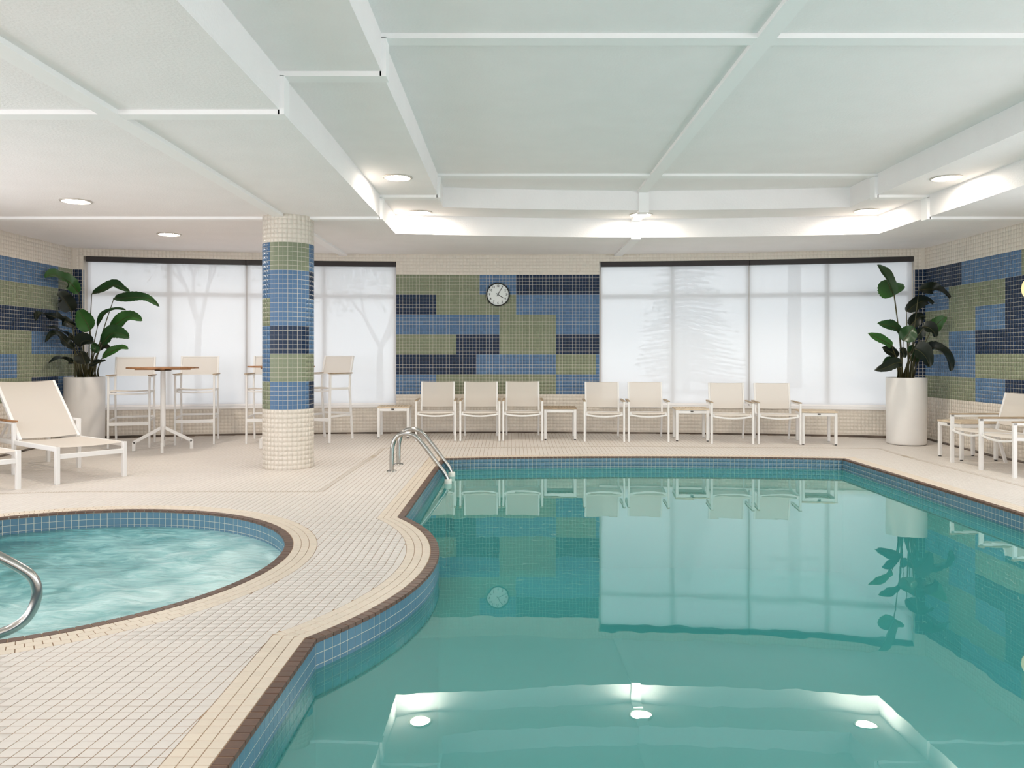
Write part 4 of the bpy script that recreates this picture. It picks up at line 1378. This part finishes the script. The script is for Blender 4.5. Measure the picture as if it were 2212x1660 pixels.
t = thing('spa_handrail', 'thick polished steel grab rail looping over the hot tub water', 'handrail', (0, 0, 0))
tip = Vector((-2.305, 3.83, 0)); dv = Vector((-0.86, -0.51, 0))
def sp(s, z): 
    p = tip+dv*s; return (p.x, p.y, z)
pts = [sp(0.95, -0.11), sp(0.40, -0.112), sp(0.22, -0.108), sp(0.135, -0.097), sp(0.075, -0.072), sp(0.035, -0.035), sp(0.010, 0.015), sp(0.0, 0.07), sp(0.008, 0.122), sp(0.032, 0.165), sp(0.075, 0.205),
       sp(0.15, 0.262), sp(0.40, 0.44), sp(0.60, 0.57), sp(0.74, 0.62), sp(0.90, 0.61), sp(1.02, 0.53), sp(1.07, 0.40), sp(1.08, 0.2), sp(1.08, 0.0)]
m = MB(); m.tube(smooth_path(pts, 6), 0.0242, 20); m.build('rail', M_chrome, t)
m = MB(); m.lathe([(0.0, 0.012), (0.024, 0.016), (0.052, 0.010), (0.054, 0.0)], 28, M=Matrix.Translation(sp(1.08, 0.0))); m.build('flange', M_chrome, t)

# ================================================================== PLANTS
def make_pot(label, x, y):
    t = thing('planter', label, 'planter', (x, y, fz(y)-0.001), 0, 'tall white cylinder planters')
    R = 0.254
    m = MB(); m.lathe([(0.0, 0.0), (R*0.90, 0.0), (R*0.955, 0.006), (R*0.975, 0.025), (R*0.98, 0.10), (R, 0.55), (R*1.005, 0.892), (R*0.998, 0.899), (R*0.96, 0.90), (R*0.93, 0.893), (R*0.92, 0.80), (R*0.9, 0.78)], 64); m.build('shell', M_pot, t)
    m = MB(); m.lathe([(0.0005, 0.875), (R*0.5, 0.872), (R*0.925, 0.862)], 40); m.build('soil', M_soil, t)
    return t
def leaf_mesh(P, W, facing, fold, m, notch=0.0):
    "blade along spine P (world points): two halves folded about the midrib, pointed tip, some torn edges"
    sp_ = smooth_path(P, 7); n = len(sp_)
    vs = []
    nc = 4
    L = sum((sp_[i+1]-sp_[i]).length for i in range(n-1))
    for i, p in enumerate(sp_):
        t_ = i/(n-1)
        tg = (sp_[min(i+1, n-1)]-sp_[max(i-1, 0)]).normalized()
        side = tg.cross(facing)
        if side.length < 0.05: side = tg.cross(Vector((0.3, 0.1, 1)))
        side.normalize()
        nrm = side.cross(tg).normalized()
        w = W*0.5*(math.sin(PI*min(1, t_**0.72))**0.62 if 0 < t_ < 1 else 0.02)
        if t_ < 0.12: w = max(w, W*0.5*0.30*(t_/0.12))
        for k in range(-nc, nc+1):
            f_ = k/nc
            tear = 1.0-notch*(0.5+0.5*math.sin(i*2.7+abs(k)*0.2))*(1 if abs(k) == nc else 0)
            q = p+side*(w*f_*math.cos(fold)*tear)+nrm*(w*abs(f_)*math.sin(fold))+nrm*(0.012*math.sin(9*t_+2*f_)*abs(f_))
            vs.append(q)
    r = 2*nc+1
    m.add(vs, [(i*r+k, i*r+k+1, (i+1)*r+k+1, (i+1)*r+k) for i in range(n-1) for k in range(r-1)], smooth=True)
    rib = MB()
    rib.tube([q for q in sp_[:-1]], [0.005*(1-0.8*i/n)+0.001 for i in range(n-1)], 6)
    return rib
def plant(label, x0, y0, ox, oy, sc, pivot, leaves, Y, group):
    "leaves: ((spine in picture points of the plant sketch), width, depth at base and tip, facing, fold, material)"
    t = thing('bird_of_paradise', label, 'plant', (0, 0, 0), 0, group)
    def W(pt, d):
        p = px(ox+pt[0]/sc, oy+pt[1]/sc, Y+d)
        k = min(1.0, (XR-0.12)/p.x if p.x > 0 else (XL+0.12)/p.x)  # leaves by the wall reach forward, beside it
        q = camo.location+(p-camo.location)*k
        return q
    rr = random.Random(11)
    soil_z = fz(Y)+0.870
    root = Vector((x0, y0, soil_z))
    for spine, wd, d0, d1, fc, fold, mt in leaves:
        P = [W(p, d0+(d1-d0)*i/(len(spine)-1)) for i, p in enumerate(spine)]
        m = MB()
        rib = leaf_mesh(P, 1.22*wd/sc*Y/F, Vector(fc).normalized(), fold, m, 0.10)
        lf = m.build('leaf', mt, t)
        rib.build('midrib', M_stem, lf)
        b0 = root+Vector((rr.uniform(-.1, .1), rr.uniform(-.1, .1), -0.01))
        b0.x = root.x+max(-.12, min(.12, (P[0].x-root.x)*0.35))+rr.uniform(-.03, .03)
        c1 = b0+(P[0]-b0)*0.45; c1.x += (b0.x-P[0].x)*0.13; 
        m = MB(); m.tube(smooth_path([b0, c1, P[0]], 7), [0.012-0.0075*i/14 for i in range(15)], 7); m.build('stem', M_stem, t)
    for k in range(7):
        a = k*0.9
        b0 = root+Vector((0.07*math.cos(a), 0.07*math.sin(a), -0.01))
        m = MB(); m.tube([b0, b0+Vector((0.02*math.cos(a), 0.02*math.sin(a), 0.16)), b0+Vector((0.05*math.cos(a), 0.05*math.sin(a), 0.30+0.04*(k % 3)))], [0.020, 0.015, 0.007], 8); m.build('stem', M_stem, t)
    return t
LX, LY = -5.845, 10.80
RX_, RY_ = 5.36, 10.66
make_pot('tall white cylinder planter in the left corner behind the lounger', LX, LY)
make_pot('tall white cylinder planter in the right corner by the mosaic wall', RX_, RY_)
cam_f = (0, -1, 0.15)
up_f = (0, -0.45, 1)
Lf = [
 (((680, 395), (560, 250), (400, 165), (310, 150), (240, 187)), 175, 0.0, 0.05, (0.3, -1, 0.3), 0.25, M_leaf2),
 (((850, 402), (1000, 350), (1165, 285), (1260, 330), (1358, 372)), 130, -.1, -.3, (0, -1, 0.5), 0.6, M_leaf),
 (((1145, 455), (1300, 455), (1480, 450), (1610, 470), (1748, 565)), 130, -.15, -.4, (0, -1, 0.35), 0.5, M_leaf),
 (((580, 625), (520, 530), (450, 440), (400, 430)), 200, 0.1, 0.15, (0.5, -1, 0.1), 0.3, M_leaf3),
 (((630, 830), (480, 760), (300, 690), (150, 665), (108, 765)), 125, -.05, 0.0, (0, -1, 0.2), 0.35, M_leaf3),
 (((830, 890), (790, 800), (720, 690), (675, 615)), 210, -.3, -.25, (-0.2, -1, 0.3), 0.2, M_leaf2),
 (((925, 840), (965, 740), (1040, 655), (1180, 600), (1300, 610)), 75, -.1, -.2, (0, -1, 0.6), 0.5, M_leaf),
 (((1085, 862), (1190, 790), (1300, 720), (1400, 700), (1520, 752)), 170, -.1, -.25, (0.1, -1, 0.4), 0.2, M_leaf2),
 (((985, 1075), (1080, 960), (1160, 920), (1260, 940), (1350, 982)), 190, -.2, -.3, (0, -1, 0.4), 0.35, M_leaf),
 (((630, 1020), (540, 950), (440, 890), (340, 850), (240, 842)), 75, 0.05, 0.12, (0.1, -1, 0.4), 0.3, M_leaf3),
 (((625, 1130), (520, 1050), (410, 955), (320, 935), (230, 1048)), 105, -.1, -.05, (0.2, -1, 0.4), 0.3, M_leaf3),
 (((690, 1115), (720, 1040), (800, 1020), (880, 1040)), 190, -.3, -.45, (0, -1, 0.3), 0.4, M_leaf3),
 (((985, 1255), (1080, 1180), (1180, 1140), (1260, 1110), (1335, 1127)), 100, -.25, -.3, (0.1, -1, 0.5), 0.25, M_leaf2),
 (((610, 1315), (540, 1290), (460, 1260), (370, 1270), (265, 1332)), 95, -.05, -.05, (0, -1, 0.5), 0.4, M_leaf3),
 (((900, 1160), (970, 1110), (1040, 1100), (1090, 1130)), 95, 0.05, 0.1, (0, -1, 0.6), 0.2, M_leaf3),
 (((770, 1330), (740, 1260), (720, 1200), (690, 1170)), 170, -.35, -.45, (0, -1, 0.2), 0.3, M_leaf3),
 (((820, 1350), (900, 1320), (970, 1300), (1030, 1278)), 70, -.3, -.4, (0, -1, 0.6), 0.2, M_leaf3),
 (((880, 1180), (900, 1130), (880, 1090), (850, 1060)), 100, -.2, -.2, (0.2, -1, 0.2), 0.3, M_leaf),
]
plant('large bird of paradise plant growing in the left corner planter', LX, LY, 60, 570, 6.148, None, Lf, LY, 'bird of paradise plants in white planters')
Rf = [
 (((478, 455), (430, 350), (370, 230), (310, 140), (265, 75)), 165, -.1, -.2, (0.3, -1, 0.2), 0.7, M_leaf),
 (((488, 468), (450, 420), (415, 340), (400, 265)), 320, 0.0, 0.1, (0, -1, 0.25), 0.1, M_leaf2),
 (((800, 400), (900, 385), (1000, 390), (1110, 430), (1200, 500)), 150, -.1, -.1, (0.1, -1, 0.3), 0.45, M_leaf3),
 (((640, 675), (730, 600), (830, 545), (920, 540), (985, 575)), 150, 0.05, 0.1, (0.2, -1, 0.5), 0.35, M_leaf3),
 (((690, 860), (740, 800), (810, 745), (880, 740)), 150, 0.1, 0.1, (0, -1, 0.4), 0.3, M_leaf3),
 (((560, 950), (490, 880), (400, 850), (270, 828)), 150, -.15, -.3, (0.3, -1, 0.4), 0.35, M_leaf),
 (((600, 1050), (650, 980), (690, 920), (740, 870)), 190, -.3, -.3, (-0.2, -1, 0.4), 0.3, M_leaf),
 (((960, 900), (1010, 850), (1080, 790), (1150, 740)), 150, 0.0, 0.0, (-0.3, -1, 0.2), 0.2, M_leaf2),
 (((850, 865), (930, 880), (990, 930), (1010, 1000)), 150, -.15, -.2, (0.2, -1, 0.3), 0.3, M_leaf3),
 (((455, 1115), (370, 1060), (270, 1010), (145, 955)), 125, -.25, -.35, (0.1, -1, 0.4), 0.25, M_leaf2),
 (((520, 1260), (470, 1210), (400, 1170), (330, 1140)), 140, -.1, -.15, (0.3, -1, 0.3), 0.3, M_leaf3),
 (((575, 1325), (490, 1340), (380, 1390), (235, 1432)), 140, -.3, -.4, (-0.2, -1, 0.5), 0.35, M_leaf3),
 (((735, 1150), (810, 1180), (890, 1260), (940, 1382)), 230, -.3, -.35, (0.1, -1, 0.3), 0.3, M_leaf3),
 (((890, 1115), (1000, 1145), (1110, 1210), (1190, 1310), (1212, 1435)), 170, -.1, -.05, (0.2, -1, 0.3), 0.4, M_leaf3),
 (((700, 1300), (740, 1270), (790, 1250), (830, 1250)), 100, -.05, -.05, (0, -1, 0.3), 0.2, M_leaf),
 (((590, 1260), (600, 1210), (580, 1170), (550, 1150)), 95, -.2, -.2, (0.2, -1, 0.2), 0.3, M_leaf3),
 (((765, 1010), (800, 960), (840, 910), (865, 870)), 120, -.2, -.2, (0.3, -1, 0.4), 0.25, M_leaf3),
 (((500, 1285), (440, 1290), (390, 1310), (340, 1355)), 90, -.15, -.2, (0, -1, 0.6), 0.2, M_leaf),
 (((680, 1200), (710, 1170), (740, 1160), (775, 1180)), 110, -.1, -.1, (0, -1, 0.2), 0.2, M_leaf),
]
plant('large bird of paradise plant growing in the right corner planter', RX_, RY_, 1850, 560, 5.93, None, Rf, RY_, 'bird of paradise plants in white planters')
